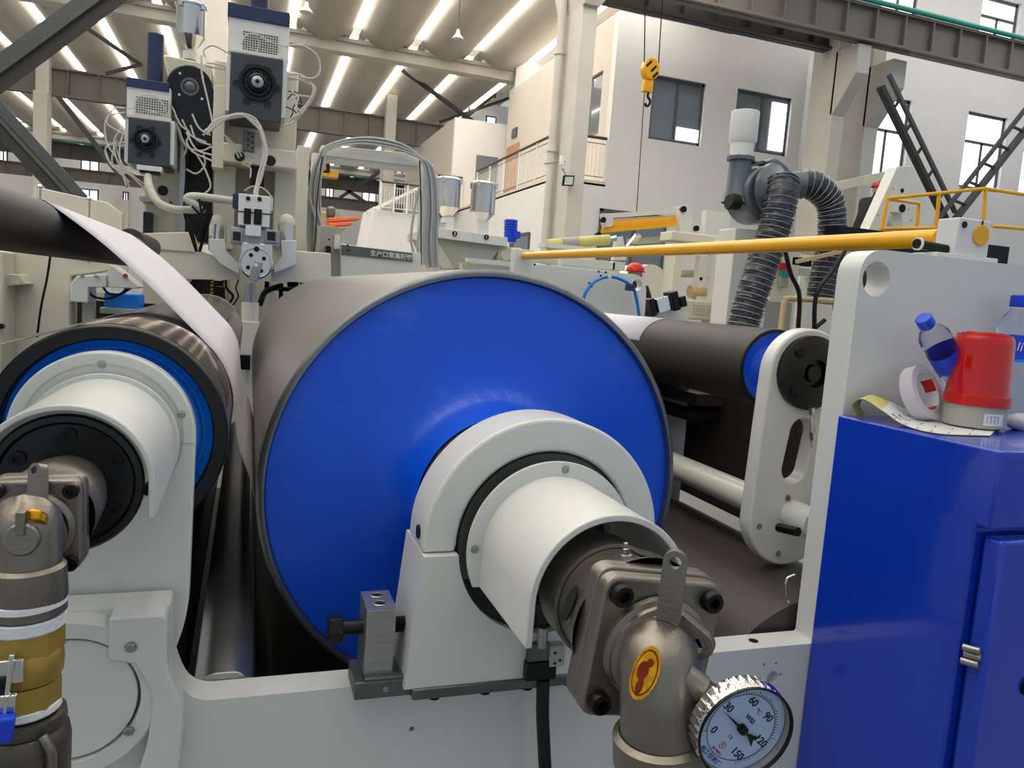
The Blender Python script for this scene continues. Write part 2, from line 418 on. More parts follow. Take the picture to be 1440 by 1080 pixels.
MB().box((w4[0], OY+0.08, w4[1]), (w4[2], OY+0.105, w4[3])).build('window_pane', M['day'], bpy.data.objects['window_20'])
hole_wall('wall_office_lower_front', rectp(WX, -CH, OX, 3.05), [], OY, OY+0.25, M['wall'])
t = window_lit(22, wC[0], wC[1], wC[2], wC[3], OY-0.03, 1, None, 'glass', fr=0.07)
yz = lambda a, b, x: (x, a, b)
def side_y(px, X): r = RM @ Vector((px-720, 540-170, -F)); return r.y * X / r.x
wz = (at(825, 195, 1).z/at(825, 195, 1).x*OX, at(825, 112, 1).z/at(825, 112, 1).x*OX)
ya, yb = 18.7, 19.6
hole_wall('wall_office_side', rectp(OY+0.25, 3.05, 26.5, OZ), [rectp(ya, wz[0], yb, wz[1])], OX, OX+0.2, M['walltan'], yz)
MB().box((OX+0.08, ya, wz[0]), (OX+0.12, yb, wz[1])).build('window_pane', M['glass'], sroot('window_23'))
yd0, yd1 = 25.0, 26.2
hole_wall('wall_office_lower_side', rectp(OY+0.25, -CH, 31, 3.05), [], WX, WX+0.2, M['wall'], yz)
for (a, b, c, d, nm) in [(724, 294, 745, 372, 24)]:
    P0 = at(a, 330, 1); y_far = WX/P0.x; P1 = at(c, 330, 1); y_near = WX/P1.x
    z1 = 1.75; tt = sroot('window_%d' % nm)
    MB().box((WX-0.03, y_near, -0.4), (WX+0.02, y_far, z1)).build('window_pane', M['glass'], tt)
    MB().box((WX-0.05, y_near-0.06, -0.4), (WX+0.03, y_near, z1+0.06)).build('window_frame', M['winframe'], tt)
    MB().box((WX-0.05, y_far, -0.4), (WX+0.03, y_far+0.3, z1+0.06)).build('window_frame', M['winframe'], tt)
    MB().box((WX-0.05, y_near, z1), (WX+0.03, y_far, z1+0.08)).build('window_frame', M['winframe'], tt)
d_ = sroot('door_1')
MB().box((OX-0.06, yd0, 3.1), (OX-0.01, yd1, 5.25)).build('door_leaf', M['wood'], d_, bev=0.01)
MB().box((OX-0.05, yd0+0.3, 5.5), (OX-0.01, yd0+0.8, 5.8)).build('door_plate', M['strut'], d_)
struct(MB().box((WX, OY, 3.0), (OX, 31, 3.12)).build('trim_walkway_slab', M['walltan']))
struct(MB().box((OX, OY, OZ), (OX1, 26.5, OZ+0.05)).build('trim_office_roof', M['wall']))
# middle office block
MBX0, MBX1, MBY = 6.62, 8.7, 27.0
struct(MB().box((MBX0, MBY, 3.1), (MBX1, MBY+0.2, 6.2)).build('wall_middle_block', M['wall']))
struct(MB().box((MBX0, MBY+0.2, 3.1), (MBX0+0.2, 36, 6.2)).build('wall_middle_side', M['walltan']))
struct(MB().box((MBX0-1.8, 31.0, -CH), (WX, 31.3, 3.1)).build('wall_middle_lower', M['walltan']))
a, b = at(668, 250, MBY), at(700, 222, MBY)
MB().box((a.x, MBY-0.05, a.z-0.4), (b.x, MBY-0.01, b.z)).build('window_pane', M['glass'], sroot('window_25'))
a, b = at(644, 324, 26.9), at(661, 278, 26.9)
MB().box((a.x, 30.9, a.z), (b.x, 30.98, b.z)).build('door_leaf', M['dark'], sroot('door_2'))
def railing(name, label, p0, p1, h, n, posts, m='steel', wood=True):
    p0 = Vector(p0); p1 = Vector(p1); d = p1-p0; up = Vector((0,0,1))
    t = thing(name, label, 'railing', (p0+p1)/2)
    MB().cyl(p0+up*h, p1+up*h, 0.04, n=8).build('handrail', M['castd' if wood else m], t)
    MB().cyl(p0+up*(h-0.14), p1+up*(h-0.14), 0.015, n=6).build('rail', M[m], t)
    MB().cyl(p0+up*0.1, p1+up*0.1, 0.015, n=6).build('rail', M[m], t)
    for k in range(posts+1):
        q = p0 + d*k/posts; MB().cyl(q, q+up*h, 0.03, n=8).build('post', M['white'], t)
    for k in range(n):
        q = p0 + d*(k+0.5)/n; MB().cyl(q+up*0.1, q+up*(h-0.14), 0.009, n=5).build('baluster', M['white'], t)
    return t
railing('balcony_railing', 'long pale balcony railing running back along the upper office walkway', (WX+0.05, OY+0.1, 3.12), (WX+0.05, 25.2, 3.12), 1.05, 44, 5)
railing('balcony_railing', 'short balcony railing between the big column and the office corner', (WX+0.05, OY+0.02, 3.12), (OX-0.05, OY+0.02, 3.12), 1.05, 12, 1)
q0 = at(612, 278, 27.0); q1 = at(668, 285, 27.0)
railing('balcony_railing', 'lower far railing behind the two stainless hoppers', (q0.x, 26.9, 3.1), (WX, 26.9, 3.1), 1.05, 14, 3)
# big column with capital, down pipe and lamp
cx0, cx1 = 6.15, 6.50
t = thing('column', 'big white column with a flared capital in front of the office corner', 'column', (6.3, 15, -CH))
MB().box((cx0, 15.0, -CH), (cx1, 16.2, 7.0)).build('shaft', M['concrete'], t, bev=0.02)
MB().add([(cx0-0.1,14.6,8.2),(cx1+0.55,14.6,8.2),(cx1+0.55,16.4,8.2),(cx0-0.1,16.4,8.2),(cx0,14.9,6.0),(cx1,14.9,6.0),(cx1,16.25,6.0),(cx0,16.25,6.0),
          (cx0-0.1,14.6,6.6),(cx1+0.4,14.6,6.6),(cx1+0.4,16.4,6.6),(cx0-0.1,16.4,6.6)],
         [(0,1,2,3),(4,7,6,5),(0,8,9,1),(1,9,10,2),(2,10,11,3),(3,11,8,0),(8,4,5,9),(9,5,6,10),(10,6,7,11),(11,7,4,8)]).build('capital', M['concrete'], t, smooth=False)
t = thing('downpipe', 'cream rain pipe clipped down the left face of the big white column', 'pipe', (6.02, 15.8, -CH))
MB().cyl((6.02, 15.75, -CH), (6.02, 15.75, 7.6), 0.09, n=14).build('pipe', M['concrete'], t)
for z in (1.2, 3.2, 5.2, 7.2): MB().cyl((6.02, 15.75, z), (6.02, 15.75, z+0.08), 0.115, n=14).build('collar', M['creamd'], t)
c = at(799, 254, 14.9)
t = thing('floodlight', 'small black floodlight fixed to the wall beside the big column', 'lamp', c)
MB().obox(c, (1,0,.1), (0,1,0.2), (0,-.2,1), 0.12, 0.035, 0.105).build('housing', M['bolt'], t, bev=0.01)
MB().obox(c+Vector((0,-0.037,-.007)), (1,0,.1), (0,1,0.2), (0,-.2,1), 0.09, 0.004, 0.078).build('glass', M['white'], t)
MB().bar(c+Vector((0,0.03,0.05)), c+Vector((-.1,0.12,0.25)), 0.03, 0.03).build('arm', M['steel'], t)
c = at(790, 226, 14.9)
t = thing('wall_camera', 'tiny white bracket camera on the big column above the floodlight', 'camera', c)
MB().obox(c, (1,0,0), (0,1,0), (0,0,1), 0.04, 0.04, 0.1).build('housing', M['white'], t, bev=0.01)
MB().bar(c+Vector((-0.35,0.05,-.1)), c+Vector((0.1,0.05,0)), 0.03, 0.03).build('bracket_arm', M['steel'], t)
# right columns with corbels carrying the girder
def corbel_column(px0, px1, Y, Yc, m, label):
    x0 = at(px0, 220, Y).x; x1 = at(px1, 220, Y).x
    t = thing('column', label, 'column', ((x0+x1)/2, Y, -CH))
    MB().box((x0, Y, -CH), (x1, Y+0.9, 7.4)).build('shaft', m, t, bev=0.02)
    MB().prism([(Y+0.1, 5.0), (Y, 5.0), (Yc, 5.85), (Yc, 6.5), (Y+0.1, 6.5)], x0, x1, mp=yz).build('corbel', M['concrete'], t, bev=0.02)
corbel_column(1163, 1181, 15.75, 15.1, M['concrete'], 'left white corbel column carrying the grey crane girder')
corbel_column(1211, 1230, 16.2, 15.5, M['concrete'], 'right-hand corbel column beside the tall bright window')
column(at(1186, 220, 17.0).x, at(1208, 220, 17.0).x, 17.0, 17.8, 7.4, M['concretek'], 'thin grey pier squeezed between the two corbel columns')
# right wall with tall bright windows
RY = 19.0
h1 = prect(1219, 134, 1277, 260, RY); h2 = prect(1355, 159, 1412, 268, RY)
h3 = (at(1283,0,RY).x-1.1, 9.1, at(1292,7,RY).x, 10.4); h4 = (at(1380,20,RY).x, 8.9, at(1380,20,RY).x+1.6, 10.4); h5 = (23.6, 4.6, 24.8, 7.0)
hole_wall('wall_right', rectp(OX1-0.1, -CH, 33, 11.4), [rectp(*h1), rectp(*h2), rectp(*h3), rectp(*h4), rectp(*h5)], RY, RY+0.3, M['wall'])
for k, h in enumerate((h1, h2, h3, h4, h5)):
    window_lit(30+k, *h, RY+0.15, 1, h[1] + (h[3]-h[1])*0.62, 'day', fr=0.09)
hole_wall('wall_office_back', rectp(8.6, 7.2, OX1-0.1, 11.4), [], 26.6, 26.8, M['wall'])
p, q = at(1006, 57, 26.0), at(1040, 42, 26.0)
window_lit(38, p.x, p.z, q.x, q.z, 26.5, 2, None)
struct(MB().box((10.6, 12.0, 11.4), (33.5, 27, 11.6)).build('ceiling_crane_bay', M['shell']))
# V struts at the right
def lattice(a, b, gap, n, label, m='strut', w=0.2, w2=0.08):
    t = thing('lattice_strut', label, 'strut', (a+b)/2)
    MB().bar(a, b, w, w*0.6).build('beam', M[m], t)
    MB().bar(a+gap, b+gap, w2, w2).build('beam', M['strut'], t)
    for k in range(n):
        q = a + (b-a)*(k+1)/(n+1); MB().bar(q, q+gap, 0.05, 0.05).build('rung', M['girderd'], t)
a, b = at(1238, 122, 14.2), at(1332, 315, 14.2)
lattice(a, b, at(1250, 105, 14.2)-a, 5, 'black diagonal strut with a grey companion bar leaning right before the bright window', 'girderd', 0.17)
a, b = at(1338, 315, 14.0), at(1460, 160, 14.0)
lattice(a, b, at(1445, 150, 14.0)-at(1462, 158, 14.0), 5, 'grey diagonal strut rising to the right edge from the same foot', 'strut', 0.16)
xc_ = at(-45, 130, 12.0).x
column(xc_-0.5, xc_, 11.8, 12.4, 8.0, M['concrete'], 'white column just left of the frame where the two diagonal struts meet')
def plain_bar(name, label, a, b, w, m, cat='strut'):
    return tag(MB().bar(a, b, w, w).build(name, M[m]), label, cat)
# diagonal beams left
t = thing('diagonal_strut', 'thick dark grey diagonal strut crossing the upper left corner', 'strut', at(80, 60, 12))
a, b = at(-30, 128, 12.0), at(185, -30, 12.0)
MB().bar(a, b, 0.05, 0.26, (0,1,0)).build('beam', M['strut'], t)
MB().bar(a+Vector((0,-.05,.12)), b+Vector((0,-.05,.12)), 0.2, 0.03, (0,1,0)).build('flange', M['strut'], t)
MB().bar(a+Vector((0,-.05,-.12)), b+Vector((0,-.05,-.12)), 0.2, 0.03, (0,1,0)).build('flange', M['girderd'], t)
t = thing('diagonal_strut', 'grey diagonal strut descending from the left edge to the black roller', 'strut', at(55, 225, 12))
a, b = at(-25, 140, 12.0), at(122, 300, 12.0)
MB().bar(a, b, 0.05, 0.2, (0,1,0)).build('beam', M['strut'], t)
MB().bar(a+Vector((0,-.05,.1)), b+Vector((0,-.05,.1)), 0.2, 0.03, (0,1,0)).build('flange', M['strut'], t)
MB().bar(a+Vector((0,-.05,-.1)), b+Vector((0,-.05,-.1)), 0.2, 0.03, (0,1,0)).build('flange', M['girderd'], t)
plain_bar('brace', 'long thin dark brace from the short white post down to the right', at(566, 98, 30), at(680, 182, 30), 0.14, 'girderd')
plain_bar('brace', 'thin dark brace sloping down behind the left tower cylinder', at(85, 14, 30), at(196, 90, 30), 0.12, 'girderd')
plain_bar('brace', 'short dark brace rising to the left tower cylinder', at(148, 104, 30), at(200, 90, 30), 0.1, 'girderd')
plain_bar('brace', 'dark brace descending behind the left gearbox wires', at(82, 136, 30), at(180, 262, 30), 0.16, 'girderd')
plain_bar('brace', 'fine dark brace running down right inside the cable arch', at(480, 262, 50), at(515, 285, 50), 0.2, 'girderd')
plain_bar('brace', 'fine dark brace crossing upwards inside the cable arch', at(478, 278, 50), at(540, 238, 50), 0.2, 'girderd')
plain_bar('brace', 'dark tie under the far roof slope above the middle office block', at(618, 172, 34), at(716, 138, 34), 0.12, 'girderd')
plain_bar('brace', 'upper dark tie following the far roof slope', at(640, 176, 34.5), at(712, 118, 34.5), 0.2, 'girderd')
for k in range(6):
    xx = 660 + k*9; plain_bar('hanger', 'small dark hanger in the row below the far sloping tie', at(xx, 158-k*5, 34.2), at(xx, 147-k*5.5, 34.2), 0.07, 'girderd', 'hanger')['group'] = 'dark hangers under the far roof slope'
struct(MB().box((8.0, 36.0, -CH), (14.5, 36.2, H+0.7)).build('wall_beyond_office', M['wall']))
wm = at(705, 176, 33)
window_lit(39, wm.x, wm.z, wm.x+0.5, wm.z+0.9, 35.5, 0, None)
#@@PART2
# ------------------------------------------------------------------ the coating machine, foreground
AX, AZ = 0.4231, -0.348            # big roll axis
LX, LZ = -0.1725, -0.2240          # left roll axis
YP, YB = 1.05, 1.103               # side plate, front and back face
Yd = Vector((0, 1, 0))
def screw(p, r, parent, m='steel', d=(0,-1,0), h=0.4, name='screw', hexa=False):
    d = Vector(d); p = Vector(p)
    mb = MB().lathe(p, d, [(0, r), (r*h, r), (r*h*1.3, r*0.85), (r*h*1.3, r*0.5), (r*h*0.5, r*0.45), (r*h*0.5, 0)], 6 if hexa else 14)
    mb.lathe(p, d, [(0, r*1.35), (r*0.15, r*1.35), (r*0.15, r)], 16)
    return mb.build(name, M[m], parent)

# side plate
zs = -0.565
tw = [(-0.46, zs+0.02), (-0.46, -1.45), (2.05, -1.45), (2.05, 0.128), (0.972, 0.131), (0.972, zs), (0.02, zs)]
tw = [(-0.60, -0.43), (-0.60, -1.45), (2.05, -1.45), (2.05, 0.131), (0.972, 0.131), (0.972, zs), (-0.058, zs), (-0.083, -0.50), (-0.083, -0.428)]
outer = fillet(tw, [0.0, 0, 0, 0, 0.05, 0.006, 0.06, 0.05, 0.006], 7)
t = thing('side_frame', 'cream machine side plate with a low sill and tall right panel under the yellow pipe', 'machine frame', (0.5, YP, -1.45))
hole = circle(1.0085, 0.081, 0.0295, 36)
mh = circle(0.888, -0.622, 0.0125, 20)
sh = [circle(*c, 8) for c in [(0.868, -0.596, 0.0028), (0.893, -0.596, 0.0028), (0.905, -0.617, 0.0028), (0.25, -0.640, 0.004)]]
MB().prism(outer, YP, YB, [hole, mh] + sh).build('plate', M['cream'], t, bev=0.0035, seg=2)
MB().prism(circle(0.888, -0.622, 0.0124, 20), YP+0.018, YP+0.03).build('hole_floor', M['cream'], t)
for c in [(0.868, -0.596, 0.0027), (0.893, -0.596, 0.0027), (0.905, -0.617, 0.0027), (0.25, -0.640, 0.0039)]:
    MB().prism(circle(*c, 8), YP+0.012, YP+0.02).build('hole_floor', M['dark'], t)
MB().cyl((0.862, 1.078, zs-0.002), (0.862, 1.078, zs+0.0006), 0.0085, n=20).build('tapped_hole', M['bolt'], t)
# bearing cap at the left end of the plate
cc = (-0.194, -0.534)
t2 = thing('round_cover', 'round cream cover recessed in a thick collar at the lower left of the plate', 'cover', (cc[0], YP, -0.61))
MB().lathe((cc[0], YP+0.002, cc[1]), (0,-1,0), [(0, 0.104), (0.028, 0.104), (0.031, 0.101), (0.031, 0.082), (0.012, 0.080)], 64, a0=0, a1=2*PI).build('collar', M['cream'], t2)
MB().lathe((cc[0], YP, cc[1]), (0,-1,0), [(0, 0.0775), (0.024, 0.0775), (0.025, 0.0765), (0.025, 0)], 64).build('cover_disc', M['cream'], t2)
bp = fillet([(-0.150, -0.482), (-0.150, -0.427), (-0.083, -0.427), (-0.083, -0.50), (-0.060, -0.555), (-0.066, -0.66), (-0.12, -0.66), (-0.102, -0.60), (-0.098, -0.53), (-0.12, -0.49)], [0, 0.004, 0.012, 0.02, 0.03, .03, .03, .03, .03, 0], 6)
MB().prism(bp, YP-0.033, YP+0.001).build('clamp_block', M['cream'], t2, bev=0.003)
for (px, py) in [(184, 910), (181, 1028)]:
    p = at(px, py, YP-0.034); screw(p, 0.0052, t2, 'steel', name='bolt')

# big chill roll
t = thing('large_roll', 'largest roll with a glossy blue end face and grey steel rim', 'roll', (AX, 1.3, AZ-0.4))
Yf = 1.324
MB().lathe((AX, Yf, AZ), Yd, [(0.006, 0.3995), (0.012, 0.400), (2.40, 0.400)], 128).build('roll_body', M['rollsteel'], t)
MB().lathe((AX, Yf, AZ), Yd, [(0.006, 0.3999), (0.0, 0.397), (-0.003, 0.392), (-0.003, 0.3875), (0.012, 0.3855)], 128).build('steel_rim', M['rim'], t)
hubp = [(p_.x, p_.y) for p_ in catmull([(0.010, 0.384, 0), (0.006, 0.32, 0), (0.0, 0.25, 0), (-0.012, 0.20, 0), (-0.032, 0.170, 0), (-0.065, 0.155, 0), (-0.105, 0.150, 0)], 6)]
MB().lathe((AX, Yf, AZ), Yd, [(0.012, 0.3865)] + hubp, 128).build('end_disc', M['blue'], t)
MB().lathe((AX, Yf, AZ), Yd, [(-0.105, 0.148), (-0.105, 0.09), (-0.33, 0.088)], 48).build('journal', M['steeld'], t)
MB().lathe((AX, Yf+2.4, AZ), Yd, [(0, 0.40), (0.0, 0.0)], 96).build('far_end', M['blue'], t)

# big bearing housing
t = thing('bearing_housing', 'large arched cream bearing block seated before the blue roll end', 'bearing', (AX, 1.0, -0.57))
Y0, Y1 = 1.012, 1.105
cap = arc(AX, AZ, 0.183, 0.0, PI, 40) + [(AX-0.183, AZ-0.01), (AX-0.136, AZ-0.01)] + arc(AX, AZ, 0.134, PI, 0.0, 40)[0:] + [(AX+0.134, AZ-0.01), (AX+0.183, AZ-0.01)]
MB().prism(cap, Y0, Y1).build('housing_cap', M['cream'], t, bev=0.005, seg=3)
b0 = 0.20
low = [(AX+0.183, AZ-0.011), (AX+0.134, AZ-0.011)] + arc(AX, AZ-0.0, 0.134, -0.08, -PI+0.08, 36) + [(AX-0.134, AZ-0.011), (AX-0.183, AZ-0.011), (AX-b0, -0.55), (AX+b0, -0.55)]
MB().prism(low, Y0-0.012, Y1+0.02).build('housing_base', M['cream'], t, bev=0.006, seg=3)
MB().box((AX-b0+0.012, Y0-0.016, -0.5655), (AX+b0-0.012, Y1+0.02, -0.5495)).build('base_plate', M['steeld'], t, bev=0.002)
for px in (612, 683, 742, 800):
    x = at(px, 985, Y0).x; MB().cyl((x, Y0+0.008, -0.5655), (x, Y0+0.008, -0.577), 0.0085, n=16).build('bolt', M['bolt'], t)
MB().prism(circle(AX, AZ, 0.1335, 64), Y0+0.002, Y0+0.03, [circle(AX, AZ, 0.1315, 64)]).build('seal_ring', M['black'], t)
MB().prism(circle(AX, AZ, 0.1316, 64), Y0+0.005, Y0+0.035, [circle(AX, AZ, 0.06, 48)]).build('inner_ring', M['steeld'], t)
g0 = Vector((AX-0.179, Y0+0.03, AZ+0.012))
MB().cyl(g0+Vector((0.0,0,0.0)), g0+Vector((-0.006, 0, 0.0)), 0.010, n=16).build('lifting_hole', M['bolt'], t)
# dark recess below the guard
MB().prism(arc(AX, AZ, 0.130, -0.42, -PI+0.42, 40), Y0+0.002, Y0+0.0045).build('dark_seal', M['blackg'], t)

# guard over the coupling
def ushape(cx, cz, r, leg, n=40):
    return [(cx+r, cz-leg)] + arc(cx, cz, r, 0, PI, n) + [(cx-r, cz-leg)]
def guard(label, cx, cz, r, th, leg, ya, yb, rf, ang_scr, m='cream'):
    t = thing('shaft_guard', label, 'guard', (cx, (ya+yb)/2, cz))
    o = ushape(cx, cz, r, leg); i = ushape(cx, cz, r-th, leg)[::-1]
    MB().prism(o + i, ya, yb).build('guard_tube', M[m], t, bev=0.0015)
    fo = [(cx+math.sqrt(rf*rf-leg*leg), cz-leg)] + arc(cx, cz, rf, -math.asin(leg/rf), PI+math.asin(leg/rf), 48)[1:-1] + [(cx-math.sqrt(rf*rf-leg*leg), cz-leg)]
    MB().prism(fo + i, yb-0.006, yb).build('flange_ring', M[m], t, bev=0.001)
    for a in ang_scr:
        screw((cx+math.cos(a)*(rf-0.011), yb-0.006, cz+math.sin(a)*(rf-0.011)), 0.0045, t, 'steel', name='screw')
    return t
guard('cream half-round guard over the large right-hand rotary joint', AX, AZ, 0.105, 0.0085, 0.053, 0.794, 0.992, 0.126, (PI*0.5-0.1, PI-0.02))

# jacking block
def P3(px, py, Y): return at(px, py, Y)
yb_ = 1.03
t = thing('jacking_block', 'small grey steel jacking block with a black hex bolt on the sill', 'jacking block', (0.19, 1.03, -0.565))
MB().box((0.157, 1.012, -0.5655), (0.243, 1.085, -0.540)).build('foot', M['steeld'], t, bev=0.002)
MB().box((0.170, 1.012, -0.540), (0.243, 1.030, -0.535)).build('foot_lip', M['steeld'], t, bev=0.001)
hb = [circle(0.19, 1.042, 0.0075, 20), circle(0.19, 1.072, 0.0075, 20)]
MB().prism(rectp(0.170, 1.022, 0.211, 1.09), -0.44, -0.4395, [], lambda a, b, y: (a, b, y)).build('block_cap', M['steel'], t)
MB().box((0.170, 1.022, -0.540), (0.211, 1.09, -0.440)).build('block', M['steel'], t, bev=0.002)
for yy in (1.042, 1.072):
    MB().lathe((0.1905, yy, -0.4394), (0,0,1), [(0, 0.0), (0.0003, 0.0078)], 24).build('bore', M['bolt'], t)
    MB().lathe((0.1905, yy, -0.4393), (0,0,1), [(0, 0.0078), (0.0012, 0.0085), (0.0005, 0.0098)], 24).build('chamfer', M['steel'], t)
MB().cyl((0.135, 1.055, -0.478), (0.170, 1.055, -0.478), 0.0105, n=18).build('bolt_shank', M['bolt'], t)
MB().cyl((0.211, 1.055, -0.478), (0.238, 1.055, -0.478), 0.0105, n=18).build('bolt_end', M['bolt'], t)
for k in range(6): MB().lathe((0.213+k*0.004, 1.055, -0.478), (1,0,0), [(0, 0.0105), (0.002, 0.0118), (0.004, 0.0105)], 18).build('thread', M['bolt'], t)
MB().cyl((0.122, 1.055, -0.478), (0.141, 1.055, -0.478), 0.0205, n=6).build('hex_head', M['bolt'], t, bev=0.001)
screw((0.2, 1.012, -0.553), 0.003, t, 'steel', name='grub_screw')

# sensor bracket and black cable under the guard
t = thing('sensor_bracket', 'dark sensor bracket with a grey plug hanging below the guard edge', 'bracket', at(770, 945, 0.985))
a = at(752, 940, 0.985)
MB().box((a.x-0.012, 0.985, a.z-0.02), (a.x+0.035, 1.012, a.z+0.008)).build('bracket_body', M['bolt'], t, bev=0.002)
MB().box((a.x-0.010, 0.988, a.z+0.008), (a.x+0.024, 1.01, a.z+0.034)).build('bracket_plate', M['steeld'], t, bev=0.001)
MB().box((a.x+0.022, 0.983, a.z+0.0), (a.x+0.046, 1.008, a.z+0.032)).build('plug', M['greyp'], t, bev=0.002)
MB().cyl((a.x+0.01, 0.99, a.z+0.03), (a.x+0.01, 0.99, a.z+0.06), 0.008).build('sensor_stem', M['steel'], t)
for q in ((0.029, 0.022), (0.038, 0.010), (0.03, 0.006)): MB().cyl((a.x+q[0], 0.9825, a.z+q[1]), (a.x+q[0], 0.9835, a.z+q[1]), 0.0022, n=8).build('socket', M['bolt'], t)
tag(MB().tube([at(764, 955, 0.995), at(763, 1000, 0.992), at(765, 1050, 0.99), at(768, 1120, 0.99), at(770, 1260, 0.99)], 0.0098, 14).build('black_cable', M['black']), 'thick black cable dropping straight down from the sensor bracket', 'cable')

# ---- rotary joint with elbow, right
def box_plate(mb, c, hx, hz, y0, y1, rad, rot=0.0, holes=()):
    poly = fillet([(-hx,-hz),(hx,-hz),(hx,hz),(-hx,hz)], rad, 7)
    cr, sr = math.cos(rot), math.sin(rot)
    poly = [(c[0]+x*cr-z*sr, c[1]+x*sr+z*cr) for x, z in poly]
    return mb.prism(poly, y0, y1, holes)
t = thing('rotary_joint', 'large right-hand cast rotary joint with a gold sticker on its elbow', 'pipe fitting', (AX, 0.7, -0.5))
jc = (0.4205, -0.3495)
MB().lathe((jc[0], 0.86, jc[1]), (0,-1,0), [(-0.1, 0.05), (0, 0.05), (0, 0.066), (0.02, 0.071), (0.065, 0.0715), (0.068, 0.068)], 56).build('body', M['cast'], t)
MB().lathe((jc[0], 0.80, jc[1]), (0,-1,0), [(0, 0.0675), (0.03, 0.066), (0.055, 0.070), (0.078, 0.080), (0.088, 0.083)], 56).build('bell', M['cast'], t)
MB().lathe((jc[0], 0.795, jc[1]), (0,-1,0), [(0, 0.070), (0.001, 0.0722), (0.004, 0.0722), (0.005, 0.068)], 56).build('ridge', M['cast'], t)
for a_ in (2.85, 1.32):
    c = Vector((jc[0]+0.0735*math.cos(a_), 0.748, jc[1]+0.0735*math.sin(a_)))
    tang = Vector((-math.sin(a_), 0, math.cos(a_))); rad_ = Vector((math.cos(a_), -0.35, math.sin(a_))).normalized()
    w_ = tang.cross(rad_)
    vs = [c + tang*(0.021*math.cos(2*PI*k/20)) + w_*(0.006*math.sin(2*PI*k/20)) + rad_*(0.0005) for k in range(20)]
    MB().add(vs + [v + rad_*0.003 for v in vs], [tuple(range(20)), tuple(range(20,40))] + [(k,(k+1)%20,20+(k+1)%20,20+k) for k in range(20)]).build('vent_slot', M['dark'], t)
rot = -0.125; fc = (0.4160, -0.3535)
mb = MB(); box_plate(mb, (0.418,-0.352), 0.074, 0.077, 0.697, 0.720, 0.022, rot); mb.build('rear_flange', M['cast'], t, bev=0.003, seg=3)
mb = MB(); box_plate(mb, fc, 0.0725, 0.0755, 0.676, 0.6965, 0.02, rot); mb.build('front_flange', M['cast'], t, bev=0.004, seg=3)
for sx in (-1, 1):
    for sz in (-1, 1):
        ox, oz = sx*0.0545, sz*0.0575
        p = (fc[0]+ox*math.cos(rot)-oz*math.sin(rot), 0.676, fc[1]+ox*math.sin(rot)+oz*math.cos(rot))
        b_ = MB().lathe(p, (0,-1,0), [(0, 0.0115), (0.0105, 0.0115), (0.012, 0.0105), (0.012, 0.0062), (0.005, 0.006), (0.005, 0)], 20).build('cap_screw', M['bolt'], t)
# stepped rings of the elbow root
MB().lathe((fc[0], 0.676, fc[1]), (-0.05,-1,-0.1), [(-0.002, 0.060), (0.004, 0.059), (0.007, 0.054), (0.011, 0.053), (0.014, 0.048), (0.020, 0.047), (0.028, 0.042)], 56).build('elbow_root', M['cast'], t)
ep = [Vector((fc[0], 0.680, fc[1])), Vector((fc[0]-0.006, 0.652, fc[1]-0.004)), at(925, 925, 0.630), at(925, 965, 0.616), at(928, 1005, 0.612), at(930, 1050, 0.612), at(931, 1110, 0.612)]
def varitube(mb, pts, rs, n=28, sm=5):
    P = catmull(pts, sm); m = len(P); R = []
    for i in range(m):
        f = i/(m-1)*(len(rs)-1); k = min(int(f), len(rs)-2); R.append(rs[k] + (rs[k+1]-rs[k])*(f-k))
    u = None; vs = []
    for i, p in enumerate(P):
        d = (P[min(i+1, m-1)] - P[max(i-1, 0)]).normalized()
        if u is None: u, v = frame_of(d)
        else: u = (u - d*u.dot(d)).normalized(); v = u.cross(d).normalized()
        vs += [p + (u*math.cos(2*PI*k/n) + v*math.sin(2*PI*k/n))*R[i] for k in range(n)]
    fs = [(i*n+k, i*n+(k+1)%n, (i+1)*n+(k+1)%n, (i+1)*n+k) for i in range(m-1) for k in range(n)]
    fs += [tuple(range(n))[::-1], tuple((m-1)*n+k for k in range(n))]
    return mb.add(vs, fs)
varitube(MB(), ep, [0.046, 0.043, 0.0375, 0.0365, 0.0385, 0.0405, 0.0405], 36).build('elbow', M['cast'], t, ang=60)
e1 = at(929, 1033, 0.612); dn = (ep[-1]-ep[-2]).normalized()
MB().lathe(e1, dn, [(-0.004, 0.0405), (0.0, 0.0465), (0.028, 0.047), (0.032, 0.043), (0.05, 0.043)], 40).build('outlet_collar', M['cast'], t)
MB().lathe(e1+dn*0.034, dn, [(0, 0.043), (0.001, 0.0445), (0.004, 0.0445), (0.006, 0.0455), (0.010, 0.044), (0.02, 0.044)], 36).build('thread_tape', M['ptfe'], t)
MB().cyl(e1+dn*0.05, e1+dn*0.4, 0.040, n=28).build('down_pipe', M['steel'], t)
